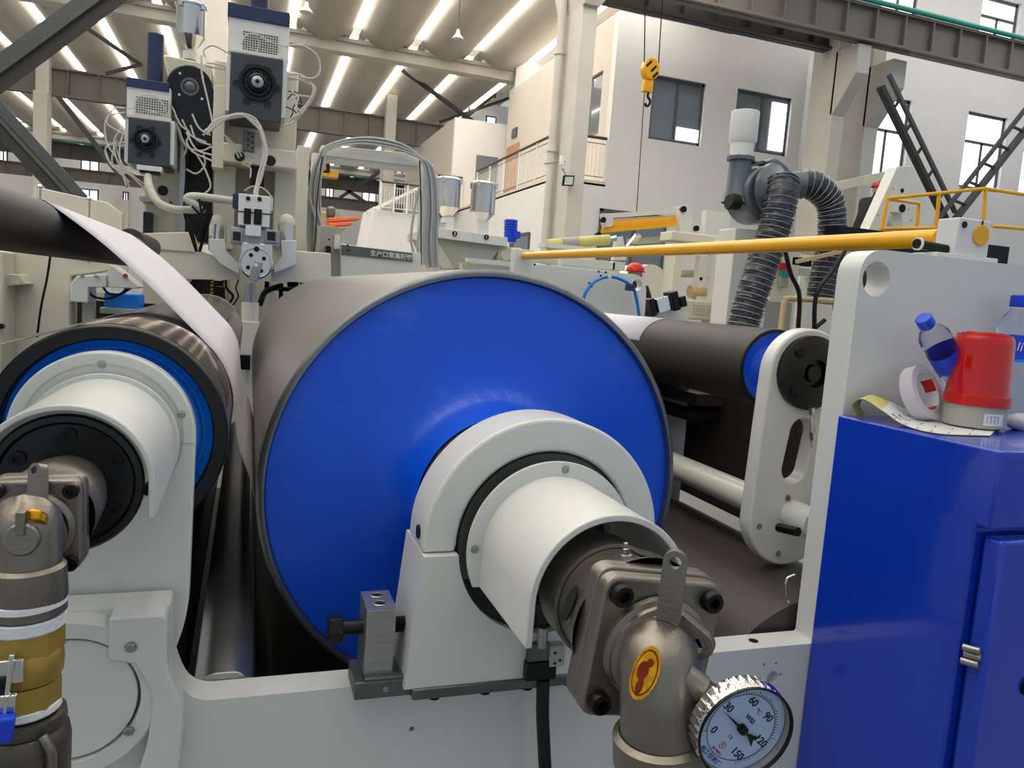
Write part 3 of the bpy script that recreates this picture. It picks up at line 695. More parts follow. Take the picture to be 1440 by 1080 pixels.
# lifting lugs
def lug(mb, base, tip, side, th, w0, w1, hr):
    base = Vector(base); tip = Vector(tip); d = (tip-base); L = d.length; d.normalize(); s_ = Vector(side); s_ = (s_ - d*s_.dot(d)).normalized(); nrm = d.cross(s_)
    pts = [(-w0, 0), (w0, 0)] + [(w1*math.cos(PI*k/16), L + w1*math.sin(PI*k/16)) for k in range(17)]
    holes = [[(hr*math.cos(2*PI*k/20), L + hr*math.sin(2*PI*k/20)) for k in range(20)]]
    return mb.prism(pts, -th/2, th/2, holes, lambda a, b, y: tuple(base + s_*a + d*b + nrm*y))
cx_ = RM @ Vector((1, 0, 0)); 
lug(MB(), at(939, 872, 0.632), at(950, 790, 0.632), Vector((0.80, -0.60, 0)), 0.009, 0.0115, 0.0118, 0.0062).build('lifting_lug', M['cast'], t, bev=0.001)
lug(MB(), at(950, 885, 0.640), at(985, 905, 0.622), Vector((0.45, -0.45, 0.8)), 0.010, 0.020, 0.014, 0.0065).build('lifting_lug', M['cast'], t, bev=0.001)
# grease nipple
gp = Vector((jc[0]+0.0, 0.775, jc[1]+0.071)); 
gp = at(880, 782, 0.765); gq = at(880, 765, 0.765)
MB().lathe(gp, gq-gp, [(-0.003, 0.0075), (0.002, 0.0075), (0.003, 0.0045), (0.009, 0.004), (0.010, 0.0028), (0.013, 0.0035), (0.016, 0.0028), (0.017, 0)], 14).build('grease_nipple', M['steel'], t)
# foil sticker on the elbow
def sticker(cpx, cpy, Y, w, h, tilt, parent, mesh_r, push=0.0):
    c = at(cpx, cpy, Y); vv = c.normalized()
    n_ = (-vv + Vector((-0.55, 0, 0.12))).normalized()
    up = Vector((math.sin(tilt), 0, math.cos(tilt))); up = (up - n_*up.dot(n_)).normalized(); rt = up.cross(n_)
    def disc(sc, off, m, name, a=1.0, b=1.0, dx=0, dy=0, N=32, zig=0.0):
        vs = []; rings = 4
        for j in range(rings+1):
            for k in range(N):
                q = j/rings; ang_ = 2*PI*k/N; rr = q*sc*(1 + (zig if k % 2 else 0))
                x = dx + w*a*rr*math.cos(ang_); y = dy + h*b*rr*math.sin(ang_)
                sag = x*x/(2*mesh_r)
                vs.append(c + rt*x + up*y - n_*(sag - off))
        fs = [(j*N+k, j*N+(k+1)%N, (j+1)*N+(k+1)%N, (j+1)*N+k) for j in range(rings) for k in range(N)]
        return MB().add(vs, fs).build(name, M[m], parent)
    s_ = disc(1.0, 0.0008, 'gold', 'foil_sticker', N=48, zig=0.04)
    return disc, s_
dsc, st = sticker(907, 946, 0.586, 0.0125, 0.0245, 0.22, t, 0.05)
dsc(0.88, 0.0011, 'goldr', 'sticker_border'); dsc(0.80, 0.0014, 'gold', 'sticker_field')
dsc(0.36, 0.0017, 'goldr', 'sticker_print', 1.2, 1.0, -0.002, 0.001); dsc(0.3, 0.0017, 'goldr', 'sticker_print', .9, 1.0, 0.0, -0.013)
dsc(0.28, 0.0018, 'goldr', 'sticker_print', 0.9, 0.55, 0.002, 0.010)

# ---- thermometer
G = at(1050, 1033, 0.545)
t = thing('dial_thermometer', 'round chrome dial thermometer with a black pointer screwed into the elbow', 'gauge', G)
ncam = Vector((0.22, -0.22, 0.95)).normalized(); gn = RM @ ncam
stub0 = at(960, 950, 0.60)
u0 = RM @ Vector((math.sin(math.radians(48)), math.cos(math.radians(48)), 0)); gu = (u0 - gn*u0.dot(gn)).normalized(); gr = gu.cross(gn)
R_ = 0.0470
MB().lathe(G, -gn, [(0.002, R_*0.94), (-0.0005, R_*0.975), (-0.0005, R_), (0.0015, R_*1.0), (0.0035, R_*0.985)], 72).build('bezel', M['bolt'], t)
mb = MB()
N = 160; vs = []; prof = [(0.003, 0.985), (0.005, 1.0), (0.02, 1.0), (0.022, 0.97), (0.024, 0.90)]
for j, (d_, r_) in enumerate(prof):
    for k in range(N):
        kn = 1 + (0.012*math.sin(2*PI*k/N*40) if 0 < j < 3 else 0)
        a_ = 2*PI*k/N; vs.append(G - gn*d_ + (gr*math.cos(a_)+gu*math.sin(a_))*R_*r_*kn)
mb.add(vs, [(j*N+k, j*N+(k+1)%N, (j+1)*N+(k+1)%N, (j+1)*N+k) for j in range(len(prof)-1) for k in range(N)])
mb.build('knurled_case', M['chrome'], t)
MB().lathe(G - gn*0.024, -gn, [(0, R_*0.9), (0.004, R_*0.5), (0.006, 0.014), (0.012, 0.012)], 48, cap=False).build('case_back', M['chrome'], t)
MB().lathe(G - gn*0.0085, gn, [(0, 0), (0.0001, R_*0.95)], 72).build('dial_plate', M['dial'], t)
MB().lathe(G - gn*0.0083, gn, [(0, R_*0.72), (0.00012, R_*0.735)], 72).build('scale_ring', M['ink'], t)
MB().lathe(G - gn*0.008, gn, [(0, R_*0.955), (0.006, R_*0.945)], 72).build('inner_wall', M['greyp'], t)
mb = MB()
for k in range(61):
    a_ = math.radians(225 - 270*k/60); dr = gr*math.cos(a_)+gu*math.sin(a_); L_ = 0.08 if k % 5 == 0 else 0.045
    mb.bar(G - gn*0.0082 + dr*R_*0.74, G - gn*0.0082 + dr*R_*(0.74+L_), 0.0005, 0.0002, gn)
mb.build('tick_marks', M['ink'], t)
def text(body, c, n_, up, size, m, parent, name='lettering', align='CENTER', ext=0.0001, bold=0.0):
    cu = bpy.data.curves.new(name, 'FONT'); cu.body = body; cu.size = size; cu.align_x = align; cu.align_y = 'CENTER'; cu.extrude = ext; cu.offset = bold
    o = bpy.data.objects.new(name, cu); COL.objects.link(o)
    dg = bpy.context.evaluated_depsgraph_get(); me = bpy.data.meshes.new_from_object(o.evaluated_get(dg)); bpy.data.objects.remove(o)
    n_ = Vector(n_).normalized(); up = (Vector(up) - n_*Vector(up).dot(n_)).normalized(); r_ = up.cross(n_)
    mx = Matrix((r_, up, n_)).transposed().to_4x4(); mx.translation = Vector(c) + Vector((0,0,CH)); me.transform(mx)
    me.materials.clear(); me.materials.append(M[m])
    o = bpy.data.objects.new(name, me); COL.objects.link(o)
    if parent is not None:
        o.parent = parent; o.matrix_parent_inverse = Matrix.Translation(WORLD_OF.get(parent.name, Vector((0,0,0)))).inverted()
    return o
dp = G - gn*0.0082
for k, s_ in enumerate(('0', '30', '60', '90', '120', '150')):
    a_ = math.radians(225 - 54*k); text(s_, dp + (gr*math.cos(a_)+gu*math.sin(a_))*R_*0.585, gn, gu, 0.0105, 'ink', t, 'scale_number', bold=0.0002)
text('WSS', dp + gu*R_*0.24, gn, gu, 0.0065, 'ink', t, 'lettering', bold=0.0001)
text('°C', dp + gu*R_*0.46, gn, gu, 0.006, 'ink', t, 'lettering')
text('1.5', dp - gr*R_*0.02 - gu*R_*0.28, gn, gu, 0.0045, 'ink', t, 'lettering')
MB().lathe(dp - gu*R_*0.50 - gr*R_*0.0, gn, [(0, 0.0030), (0.0001, 0.0036)], 24).build('red_mark', M['inkr'], t)
text('人', dp - gu*R_*0.50, gn, gu, 0.005, 'inkr', t, 'lettering')
text('JB/T8803', dp - gu*R_*0.66, gn, gu, 0.0036, 'inkr', t, 'lettering')
text('热工仪表厂', dp - gu*R_*0.82, gn, gu, 0.0062, 'inkb', t, 'lettering', bold=0.0001)
a_ = math.radians(225 - 270*24/150)
dr = gr*math.cos(a_)+gu*math.sin(a_); pr = dr.cross(gn); pc = G - gn*0.005
MB().add([pc+dr*R_*0.70, pc+pr*0.0016, pc-pr*0.0016, pc-dr*R_*0.16+pr*0.001, pc-dr*R_*0.16-pr*0.001, pc-dr*R_*0.42+pr*0.0062, pc-dr*R_*0.42-pr*0.0062, pc-dr*R_*0.34],
         [(0,1,2), (1,3,4,2), (3,5,7), (3,7,4), (4,7,6)]).build('pointer', M['bolt'], t, solid=0.0006)
MB().lathe(pc, gn, [(-0.003, 0.0045), (0.001, 0.0045), (0.002, 0.003), (0.002, 0)], 24).build('pointer_hub', M['bolt'], t)
MB().lathe(G - gn*0.0025, gn, [(0, 0), (0.0002, R_*0.94)], 64).build('dial_glass', M['glassd'], t)
nk = G - gn*0.030; sd = (stub0 - nk)
MB().cyl(nk + sd*0.62, stub0, 0.0145, n=24).build('socket_boss', M['cast'], t)
MB().cyl(nk + sd*0.18, nk + sd*0.66, 0.0135, n=6).build('hex_nut', M['castd'], t, bev=0.001)
MB().cyl(nk - sd*0.1, nk + sd*0.2, 0.009, n=20).build('neck', M['steel'], t)

# ---- steel beam between the rolls
tag(MB().prism(fillet([(-0.056, -0.63), (-0.056, -0.575), (-0.035, -0.555), (0.006, -0.555), (0.026, -0.575), (0.026, -0.63)], 0.01, 4), 1.1045, 3.2).build('cross_beam', M['steel'], bev=0.002), 'bright steel cross beam running back between the left roll and the blue roll', 'beam')
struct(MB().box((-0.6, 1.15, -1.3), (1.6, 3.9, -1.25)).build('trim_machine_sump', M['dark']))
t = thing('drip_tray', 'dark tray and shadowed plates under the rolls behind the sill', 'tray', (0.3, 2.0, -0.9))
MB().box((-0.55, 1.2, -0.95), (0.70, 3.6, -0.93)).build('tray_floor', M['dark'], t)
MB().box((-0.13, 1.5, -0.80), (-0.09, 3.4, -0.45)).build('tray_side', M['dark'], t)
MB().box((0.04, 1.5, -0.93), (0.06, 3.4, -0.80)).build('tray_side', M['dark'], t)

# ---- left roll
Yl = 1.15; LR = 0.1525
t = thing('left_roll', 'left roll with a black rubber edge and bright azure end disc', 'roll', (LX, Yl, LZ-LR))
MB().lathe((LX, Yl, LZ), Yd, [(0.004, LR-0.001), (0.006, LR), (2.55, LR)], 96).build('roll_body', M['rollsteel'], t)
MB().lathe((LX, Yl, LZ), Yd, [(0.0045, LR-0.0005), (0.0, LR-0.003), (0.0, LR-0.019), (0.002, LR-0.021), (0.04, LR-0.022)], 96).build('rubber_edge', M['black'], t)
MB().lathe((LX, Yl, LZ), Yd, [(0.022, 0.1315), (0.024, 0.128), (0.030, 0.120), (0.030, 0.118), (0.022, 0.113), (0.020, 0.09), (-0.005, 0.07), (-0.01, 0.06)], 80).build('end_disc', M['azure'], t)
MB().lathe((LX, Yl+2.55, LZ), Yd, [(0, LR), (0, 0)], 64).build('far_end', M['black'], t)
# left bearing plate
hx = at(276, 640, 1.11).x
t = thing('bearing_plate', 'tall round-topped cream bearing plate holding the left roll', 'bearing', (LX, 1.13, -0.56))
rp = 0.1125
LPX, LPZ = LX-0.0015, LZ+0.0065
plate = arc(LPX, LPZ, rp, -0.0, PI, 40) + [(LPX-rp, -0.9), (-0.095, -0.9), (-0.085, -0.55), (LPX+rp, -0.44)]
plate = arc(LPX, LPZ, rp, 0.0, PI, 40) + [(LPX-rp, -1.0), (-0.11, -1.0), (-0.088, -0.545), (LPX+rp-0.003, -0.47)]
MB().prism(fillet(plate, [0]*41+[0,0,0.05,0.08], 8), 1.112, 1.140).build('plate', M['cream'], t, bev=0.003)
MB().prism(circle(LPX, LPZ, 0.098, 56), 1.1105, 1.113, [circle(LPX, LPZ, 0.0965, 56)]).build('cover_edge', M['creamd'], t)
zz = at(260, 623, 1.11).z
MB().box((LPX+0.083, 1.1108, zz-0.0006), (LPX+rp-0.001, 1.1125, zz+0.0006)).build('joint_line', M['creamd'], t)
for (px, py) in [(143, 512), (255, 583)]:
    screw(at(px, py, 1.112), 0.0042, t, 'steel', name='bolt')
gl = guard('cream half-round guard over the smaller left rotary joint', LX, LZ, 0.0855, 0.0065, 0.036, 0.876, 1.105, 0.092, (), 'cream')
# left rotary joint
t = thing('rotary_joint', 'smaller left cast rotary joint with an orange foil mark, above the brass valve', 'pipe fitting', (LX, 0.8, LZ-0.05))
MB().lathe((LX, 0.895, LZ), (0,-1,0), [(0, 0.0), (0, 0.073), (0.006, 0.0745), (0.009, 0.072), (0.0095, 0.066), (0.006, 0.063), (0.006, 0.03)], 56).build('backing_disc', M['blackg'], t)
for k in range(6):
    a_ = 2*PI*k/6+0.5; MB().lathe((LX+0.052*math.cos(a_), 0.889, LZ+0.052*math.sin(a_)), (0,-1,0), [(0,0.008),(0.004,0.008),(0.004,0.004),(0.001,0.004),(0.001,0)], 14).build('cap_screw', M['bolt'], t)
lc = (-0.1715, -0.2300)
MB().lathe((lc[0], 0.892, lc[1]), (0,-1,0), [(0, 0.036), (0.03, 0.041), (0.075, 0.043), (0.080, 0.041), (0.105, 0.043)], 48).build('body', M['cast'], t)
mb = MB(); box_plate(mb, lc, 0.0375, 0.0425, 0.773, 0.790, 0.012, 0.02); mb.build('rear_flange', M['cast'], t, bev=0.002)
mb = MB(); box_plate(mb, lc, 0.037, 0.042, 0.758, 0.7725, 0.012, 0.02); mb.build('front_flange', M['cast'], t, bev=0.003, seg=3)
for sx in (-1, 1):
    for sz in (-1, 1):
        MB().lathe((lc[0]+sx*0.0285, 0.758, lc[1]+sz*0.0335), (0,-1,0), [(0, 0.0068), (0.006, 0.0068), (0.007, 0.006), (0.007, 0.0035), (0.003, 0.0034), (0.003, 0)], 18).build('cap_screw', M['bolt'], t)
MB().lathe((lc[0], 0.758, lc[1]), (0,-1,0), [(0, 0.033), (0.005, 0.0325), (0.008, 0.029), (0.011, 0.0285)], 40).build('elbow_root', M['cast'], t)
lp = [Vector((lc[0], 0.762, lc[1])), Vector((lc[0]+0.001, 0.742, lc[1]-0.004)), at(36, 735, 0.728), at(38, 775, 0.724), at(40, 820, 0.722), at(41, 860, 0.722)]
varitube(MB(), lp, [0.0275, 0.027, 0.0265, 0.0255, 0.025, 0.025], 32).build('elbow', M['cast'], t, ang=60)
ldn = (lp[-1]-lp[-2]).normalized()
l1 = at(40, 795, 0.722)
MB().lathe(l1, ldn, [(-0.002, 0.025), (0.001, 0.0285), (0.026, 0.0295), (0.030, 0.0285), (0.040, 0.0285)], 40).build('outlet_collar', M['cast'], t)
lug(MB(), at(52, 712, 0.742), at(54, 662, 0.755), Vector((0.8, -0.6, 0)), 0.009, 0.0075, 0.0065, 0.0032).build('lifting_lug', M['cast'], t, bev=0.001)
pc_ = at(28, 762, 0.695); pv = pc_.normalized()
MB().lathe(pc_+Vector((0,0.008,0)), (0,-1,0.1), [(-0.01, 0.0135), (0.004, 0.0135), (0.006, 0.012), (0.006, 0.0)], 28).build('round_plug', M['cast'], t)
MB().obox(at(30, 735, 0.700), (1,0,0), (0,1,0), (0,0,1), 0.0035, 0.005, 0.010).build('rib', M['cast'], t, bev=0.001)
rows = []
for j in range(5):
    row = []
    for k in range(13):
        q = (k-6)/6.0; row.append(at(46 + 27*q, 716 + 13*q*q + 3.6*j, 0.7030 + 0.018*q*q - 0.0008*j))
    rows.append(row)
MB().sheet(rows).build('orange_foil_mark', M['gold'], t, solid=0.0006)
kn = at(207, 690, 0.90); MB().cyl(kn, kn+Vector((0,0.02,0)), 0.006, n=14).build('side_knob', M['bolt'], gl, bev=0.001)
# brass valve column below
t = thing('ball_valve', 'brass ball valve wrapped with white tape under the left joint', 'valve', at(38, 930, 0.722))
def ring_at(py, r_, name, m, parent, prof, n=36):
    c = at(38 + (py-860)*-0.02, py, 0.722); MB().lathe(c, ldn, prof, n).build(name, M[m], parent)
ring_at(838, 0, 'thread_tape', 'ptfe', t, [(0, 0.0285), (0.001, 0.0298), (0.006, 0.0302), (0.007, 0.0285)])
ring_at(848, 0, 'nipple', 'steeld', t, [(0, 0.0275), (0.011, 0.0275)])
ring_at(862, 0, 'thread_tape', 'ptfe', t, [(0, 0.028), (0.001, 0.0298), (0.010, 0.0295), (0.012, 0.0275)])
ring_at(878, 0, 'hex_end', 'brass', t, [(0, 0.026), (0.001, 0.0290), (0.020, 0.0290), (0.022, 0.026)], 8)
ring_at(905, 0, 'valve_body', 'brass', t, [(0, 0.0255), (0.003, 0.0275), (0.014, 0.0285), (0.026, 0.0275), (0.030, 0.025)])
ring_at(952, 0, 'hex_end', 'brass', t, [(0, 0.024), (0.001, 0.0275), (0.022, 0.0270), (0.024, 0.024)], 8)
ring_at(985, 0, 'thread_tape', 'ptfe', t, [(0, 0.026), (0.001, 0.0275), (0.006, 0.0278), (0.008, 0.026)])
h0 = at(-6, 935, 0.690); h1 = at(14, 925, 0.690)
MB().obox(at(6, 945, 0.688), (1,0,0.05), (0,1,0), (0,0,1), 0.014, 0.0022, 0.010).build('handle_plate', M['chrome'], t, bev=0.001)
MB().obox(at(14, 960, 0.686), (1,0,0), (0,1,0), (0.1,0,1), 0.0018, 0.006, 0.026).build('handle_edge', M['chrome'], t, bev=0.0008)
MB().obox(at(5, 1000, 0.684), (1,0,0), (0,1,0.3), (0.15,-.2,1), 0.008, 0.0022, 0.016).build('handle_arm', M['chrome'], t, bev=0.001)
MB().lathe(at(4, 960, 0.69), (0,-1,0), [(0, 0.008), (0.006, 0.008), (0.007, 0.006), (0.007, 0)], 6).build('handle_nut', M['bolt'], t)
MB().obox(at(2, 1025, 0.68), (1,0,0), (0,1,0.3), (0.15,-.2,1), 0.009, 0.004, 0.012).build('blue_grip', M['bluep'], t, bev=0.002, label='blue plastic grip')
t = thing('pipe_union', 'dark grey ribbed pipe union below the brass valve at the bottom left', 'pipe fitting', at(38, 1050, 0.722))
ring_at(1000, 0, 'collar', 'castd', t, [(0, 0.026), (0.001, 0.0315), (0.008, 0.0322), (0.012, 0.031)])
ring_at(1020, 0, 'body', 'castd', t, [(0, 0.031), (0.004, 0.034), (0.014, 0.0355), (0.05, 0.034), (0.10, 0.03)])
MB().sphere(at(80, 1026, 0.722), 0.0125, 16, (0.8, 0.9, 1.2)).build('lug', M['castd'], t)
MB().tube([at(60, 1035, 0.692), at(66, 1045, 0.690), at(72, 1060, 0.690), at(72, 1090, 0.692)], 0.004, 8).build('rib', M['cast'], t)

# ---- webs
def web(name, pts, y0, y1, m, label, th=0.0006, n=1, sm=6):
    P = catmull([(x, 0, z) for x, z in pts], sm)
    rows = [[Vector((p.x, y0 + (y1-y0)*k/6, p.z)) for k in range(7)] for p in P]
    return tag(MB().sheet(rows).build(name, M[m], solid=th), label, 'web')
UR = 0.044; UX, UZ = -0.327, 0.0606
a0 = math.atan2(0.78, 0.62)
wr = [(UX + (UR+0.001)*math.cos(a), UZ + (UR+0.001)*math.sin(a)) for a in [PI*1.0, PI*0.85, PI*0.7, PI*0.55, PI*0.42, a0]]
path = wr + [(-0.228, 0.044), (-0.157, -0.020), (-0.105, -0.072)]
lw = [(LX + (LR+0.0025)*math.cos(a), LZ + (LR+0.0025)*math.sin(a)) for a in (0.74, 0.6, 0.45, 0.3, 0.15, 0.03)]
path += lw + [(-0.008, -0.29), (0.012, -0.345)]
path += [(AX - 0.402*math.cos(a), AZ - 0.402*math.sin(a)) for a in (0.1, 0.3, 0.6)]
web('paper_web', path, 1.42, 2.36, 'paper', 'white web strip slanting from the upper black roller into the roll nip')
fp = [(LX + (LR+0.001)*math.cos(a), LZ + (LR+0.001)*math.sin(a)) for a in (0.0, 0.4, 0.8, 1.15, 1.5, 1.8, 1.95)]
fp += [(-0.33, -0.116), (-0.5, -0.172), (-0.9, -0.305)]
web('film_web', fp, 1.158, 3.5, 'film', 'glossy brown film running over the left roll and out of frame', sm=6)
t = thing('upper_roller', 'matt black roller at the upper left carrying the white web', 'roller', (UX, 1.5, UZ-UR))
MB().lathe((UX, 0.80, UZ), Yd, [(0, UR), (1.72, UR)], 48, cap=True).build('roller_body', M['black'], t)

# ---- blue cabinet
BX, BZ, BY0 = 0.961, -0.1535, 0.745
t = thing('blue_cabinet', 'glossy royal blue control cabinet at the right edge', 'cabinet', (1.4, 0.9, -1.5))
MB().prism([(BY0, BZ), (1.0497, BZ), (1.0497, -1.5), (BY0+0.022, -1.5), (BY0+0.022, -0.2625), (BY0, -0.2625)], BX, 1.95, mp=lambda a, b, x: (x, a, b)).build('cabinet_body', M['bluecab'], t, bev=0.004, seg=3)
MB().box((BX+0.012, BY0-0.012, -1.4), (1.9, BY0+0.018, -0.275)).build('door', M['bluecab'], t, bev=0.006, seg=3)
hp = at(1358, 918, BY0+0.01)
for k, (dx, dz) in enumerate(((0, 0.010), (0.004, 0.0), (0, -0.010))):
    MB().cyl((BX+0.002+dx, BY0+0.016, hp.z+dz-0.004), (BX+0.008+dx, BY0-0.006, hp.z+dz-0.001), 0.0052, n=14).build('hinge_knuckle', M['steel'], t, bev=0.001)
lp_ = at(1440, 965, BY0-0.012); MB().lathe((lp_.x+0.01, BY0-0.012, lp_.z), (0,-1,0), [(0, 0.016), (0.004, 0.016), (0.005, 0.013), (0.005, 0)], 24).build('door_lock', M['bolt'], t)

# things on the cabinet
bc = Vector((1.2275, 0.990, BZ)); 
bc = Vector((1.140, 0.940, BZ))
t = thing('warning_beacon', 'red warning beacon with a grey base on top of the blue cabinet', 'beacon', bc)
br = 0.0475
MB().lathe(bc, (0,0,1), [(0.0, br*0.8), (0.0045, br*0.8)], 40, cap=True).build('rubber_foot', M['black'], t)
MB().lathe(bc, (0,0,1), [(0.004, 0), (0.004, br*0.95), (0.006, br*0.99), (0.039, br*0.985), (0.040, br*0.9)], 56).build('base', M['greyp'], t)
MB().lathe(bc, (0,0,1), [(0.039, br*0.95), (0.039, br*1.035), (0.055, br*1.03), (0.056, br*0.98)], 56).build('lens_collar', M['red'], t)
MB().lathe(bc, (0,0,1), [(0.055, br*0.985), (0.075, br*0.97), (0.138, br*0.925), (0.148, br*0.90), (0.153, br*0.84), (0.157, br*0.55), (0.159, 0)], 56).build('lens', M['redlens'], t)
for q in range(3): MB().lathe(bc, (0,0,1), [(0.151+.0025*q, br*(0.86-.14*q)), (0.1545+.0018*q, br*(0.84-.14*q)), (0.1535+.0018*q, br*(0.80-.14*q))], 56).build('lens_ridge', M['red'], t)
MB().lathe(bc, (0,0,1), [(0.04, br*0.5), (0.07, br*0.5), (0.07, br*0.32), (0.10, br*0.3), (0.105, 0)], 24).build('inner_lamp', M['red'], t)
for k in range(36):
    pass
sd_ = (Vector((0,0,0)) - bc); sd_.z = 0; sd_.normalize(); sr_ = Vector((-sd_.y, sd_.x, 0))
def on_cyl(c, r, ang, z): 
    dv = sd_*math.cos(ang) + sr_*math.sin(ang); return c + dv*r + Vector((0,0,z)), dv
vs = []
for zz_ in (0.010, 0.029):
    for k in range(7):
        p, dv = on_cyl(bc, br*0.992, 0.30+0.72*k/6, zz_); vs.append(p)
MB().add(vs, [(k, k+1, 8+k, 7+k) for k in range(6)]).build('rating_label', M['white'], t)
mb = MB()
for k in range(4):
    a_ = 0.40+0.13*k
    p, dv = on_cyl(bc, br*0.995, a_, 0.0195); mb.obox(p, dv.cross(Vector((0,0,1))), dv, (0,0,1), 0.0003, 0.0002, 0.0055)
p1, _ = on_cyl(bc, br*0.995, 0.40, 0.025); p2, _ = on_cyl(bc, br*0.995, 0.60, 0.025); p3, _ = on_cyl(bc, br*0.995, 0.80, 0.025)
mb.bar(p1, p2, 0.0004, 0.0004); mb.bar(p2, p3, 0.0004, 0.0004); mb.build('printed_lines', M['ink'], t)
p, dv = on_cyl(bc, br*1.04, -0.95, 0.040); MB().lathe(p, dv, [(-0.001, 0.0028), (0.0015, 0.0025), (0.002, 0)], 12).build('screw', M['steel'], t)

def bottle(name, label, base, axis, s_, label_mat='bluep', l0=0.107, l1=0.153):
    t = thing(name, label, 'bottle', base)
    ax = Vector(axis).normalized()
    r = 0.030*s_
    prof = [(0.002, 0), (0.0, r*0.5), (0.002, r*0.9), (0.01, r)]
    for k in range(8): prof += [(0.014+0.011*k, r*0.965), (0.0195+0.011*k, r)]
    prof += [(0.105, r*0.97), (0.155, r*0.97), (0.160, r), (0.172, r*0.95), (0.186, r*0.72), (0.196, r*0.45), (0.2, r*0.42), (0.212, r*0.42)]
    prof = [(a*s_, b) for a, b in prof]
    MB().lathe(base, ax, prof, 32).build('bottle_body', M['pet'], t)
    MB().lathe(base, ax, [(l0*s_, r*1.004), (l1*s_, r*1.004)], 32).build('wrap_label', M[label_mat], t)
    MB().lathe(base, ax, [(l0*s_, r*1.008), ((l0+.005)*s_, r*1.008)], 32).build('label_band', M['azure'], t)
    MB().lathe(base, ax, [(0.200*s_, r*0.50), (0.202*s_, r*0.53), (0.220*s_, r*0.52), (0.222*s_, r*0.45), (0.222*s_, 0)], 28).build('cap', M['bluep'], t)
    MB().lathe(base, ax, [(0.198*s_, r*0.44), (0.1985*s_, r*0.52), (0.2005*s_, r*0.52)], 28).build('cap_ring', M['white'], t)
    return t
b0_ = Vector((1.300, 1.012, BZ))
bt = bottle('water_bottle', 'upright clear water bottle with a blue label behind the beacon at the edge', b0_, (0,0,1), 1.03)
vd = Vector((-b0_.x, -b0_.y, 0)).normalized()
text('Ali', b0_ + vd*0.0318 + Vector((0,0,0.138)) + Vector((vd.y, -vd.x, 0))*-0.002, vd, (0.25,0,1), 0.022, 'white', bt, 'lettering')
b1 = at(1372, 556, 0.985); b1.z = BZ+0.032; tip = at(1298, 447, 0.965)
bd = (tip-b1).normalized()
bottle('water_bottle', 'small blue-capped water bottle leaning left between tape roll and beacon', tip - bd*0.186, bd, 0.84, l0=0.085, l1=0.132)
# masking tape
tc_ = at(1302, 555, 1.005)
t = thing('tape_roll', 'white roll of masking tape leaning on the tall panel beside the beacon', 'tape', (tc_.x, tc_.y, BZ))
axn = Vector((0.25, -0.88, 0.38)).normalized()
R1 = 0.047; w_ = 0.011
tc_ = at(1297, 545, 1.0); tc_.z = BZ + R1*0.93 + w_*0.4
MB().lathe(tc_-axn*w_, axn, [(0, R1*0.74), (0, R1), (2*w_, R1), (2*w_, R1*0.74)], 56).build('tape', M['paper'], t)
MB().lathe(tc_-axn*w_, axn, [(0, R1*0.74), (0, R1*0.70), (2*w_, R1*0.70), (2*w_, R1*0.74)], 56).build('card_core', M['white'], t)
MB().lathe(tc_-axn*w_*0.9, axn, [(0, R1*0.695), (1.8*w_, R1*0.695)], 56, a0=2.4, a1=3.1).build('red_print', M['red'], t, label='red print inside the core')
MB().lathe(tc_-axn*w_*0.9, axn, [(0, R1*0.695), (1.8*w_, R1*0.695)], 56, a0=4.0, a1=4.5).build('red_print', M['red'], t, label='red print inside the core')
# instruction sheet curling
ra = [at(1198, 575, 1.03), at(1212, 560, 1.03), at(1232, 562, 1.02), at(1255, 582, 1.0), at(1290, 596, 0.985), at(1330, 603, 0.975), at(1385, 607, 0.965)]
zc = [0.0035, 0.016, 0.017, 0.006, 0.002, 0.0015, 0.0012]
rows = []
def atz(px, py, z):
    r = RM @ Vector((px-720, 540-py, -F)); z = BZ + z; return r*(z/r.z)
na = catmull([atz(1203, 586, 0.002), at(1197, 571, 1.015), at(1213, 561, 1.005), at(1240, 577, 0.98), atz(1272, 598, 0.003), atz(1320, 610, 0.0012), atz(1392, 613, 0.0012)], 5)
nb = catmull([atz(1216, 583, 0.003), at(1210, 567, 1.038), at(1224, 555, 1.033), at(1252, 565, 1.02), atz(1290, 583, 0.005), atz(1335, 592, 0.0015), atz(1405, 600, 0.0012)], 5)
rows = [[p.lerp(q, k/6) for k in range(7)] for p, q in zip(na, nb)]
t = thing('instruction_sheet', 'curled yellowish sticker sheet with blue print on the blue cabinet top', 'paper', (1.08, 0.95, BZ))
MB().sheet(rows).build('sheet', M['manila'], t, solid=0.0004)
up_ = Vector((0,0,0.0006)); h = len(rows)//2
MB().sheet([[p+up_ for p in r_[0:7]] for r_ in rows[h:]]).build('printed_side', M['white'], t)
mb = MB()
for i in range(h+3, len(rows)-2, 2):
    for k in (0, 2, 4):
        a_ = rows[i][k]+up_*1.6; b_ = rows[i][k+1]+up_*1.6; mb.bar(a_.lerp(b_, .1), a_.lerp(b_, .8), 0.0010, 0.0002)
mb.build('printed_lines', M['ink'], t)
mb = MB()
for (i, k, s2) in ((h+2, 1.0, .008), (h+3, 2.6, .009), (h+4, 4.0, .007)):
    p = rows[i][int(k)]+up_*2; q = rows[i+2][int(k)]+up_*2; mb.lathe(p, Vector((0.1,-.1,1)), [(0, s2*0.55), (0.0002, s2*0.8)], 5); mb.bar(p, q, 0.002, 0.0003)
mb.build('blue_logo', M['inkb'], t)
# crumpled tissue at the edge
t = MB().sphere((1.225, 0.925, BZ+0.014), 0.021, 20, (1.2, 1, 0.66))
for i, v in enumerate(t.v): v += Vector((math.sin(i*1.7), math.cos(i*2.3), math.sin(i*0.9)))*0.0012
tag(t.build('paper_cup', M['paper'], ang=80), 'crumpled white tissue beside the beacon at the right edge', 'tissue')

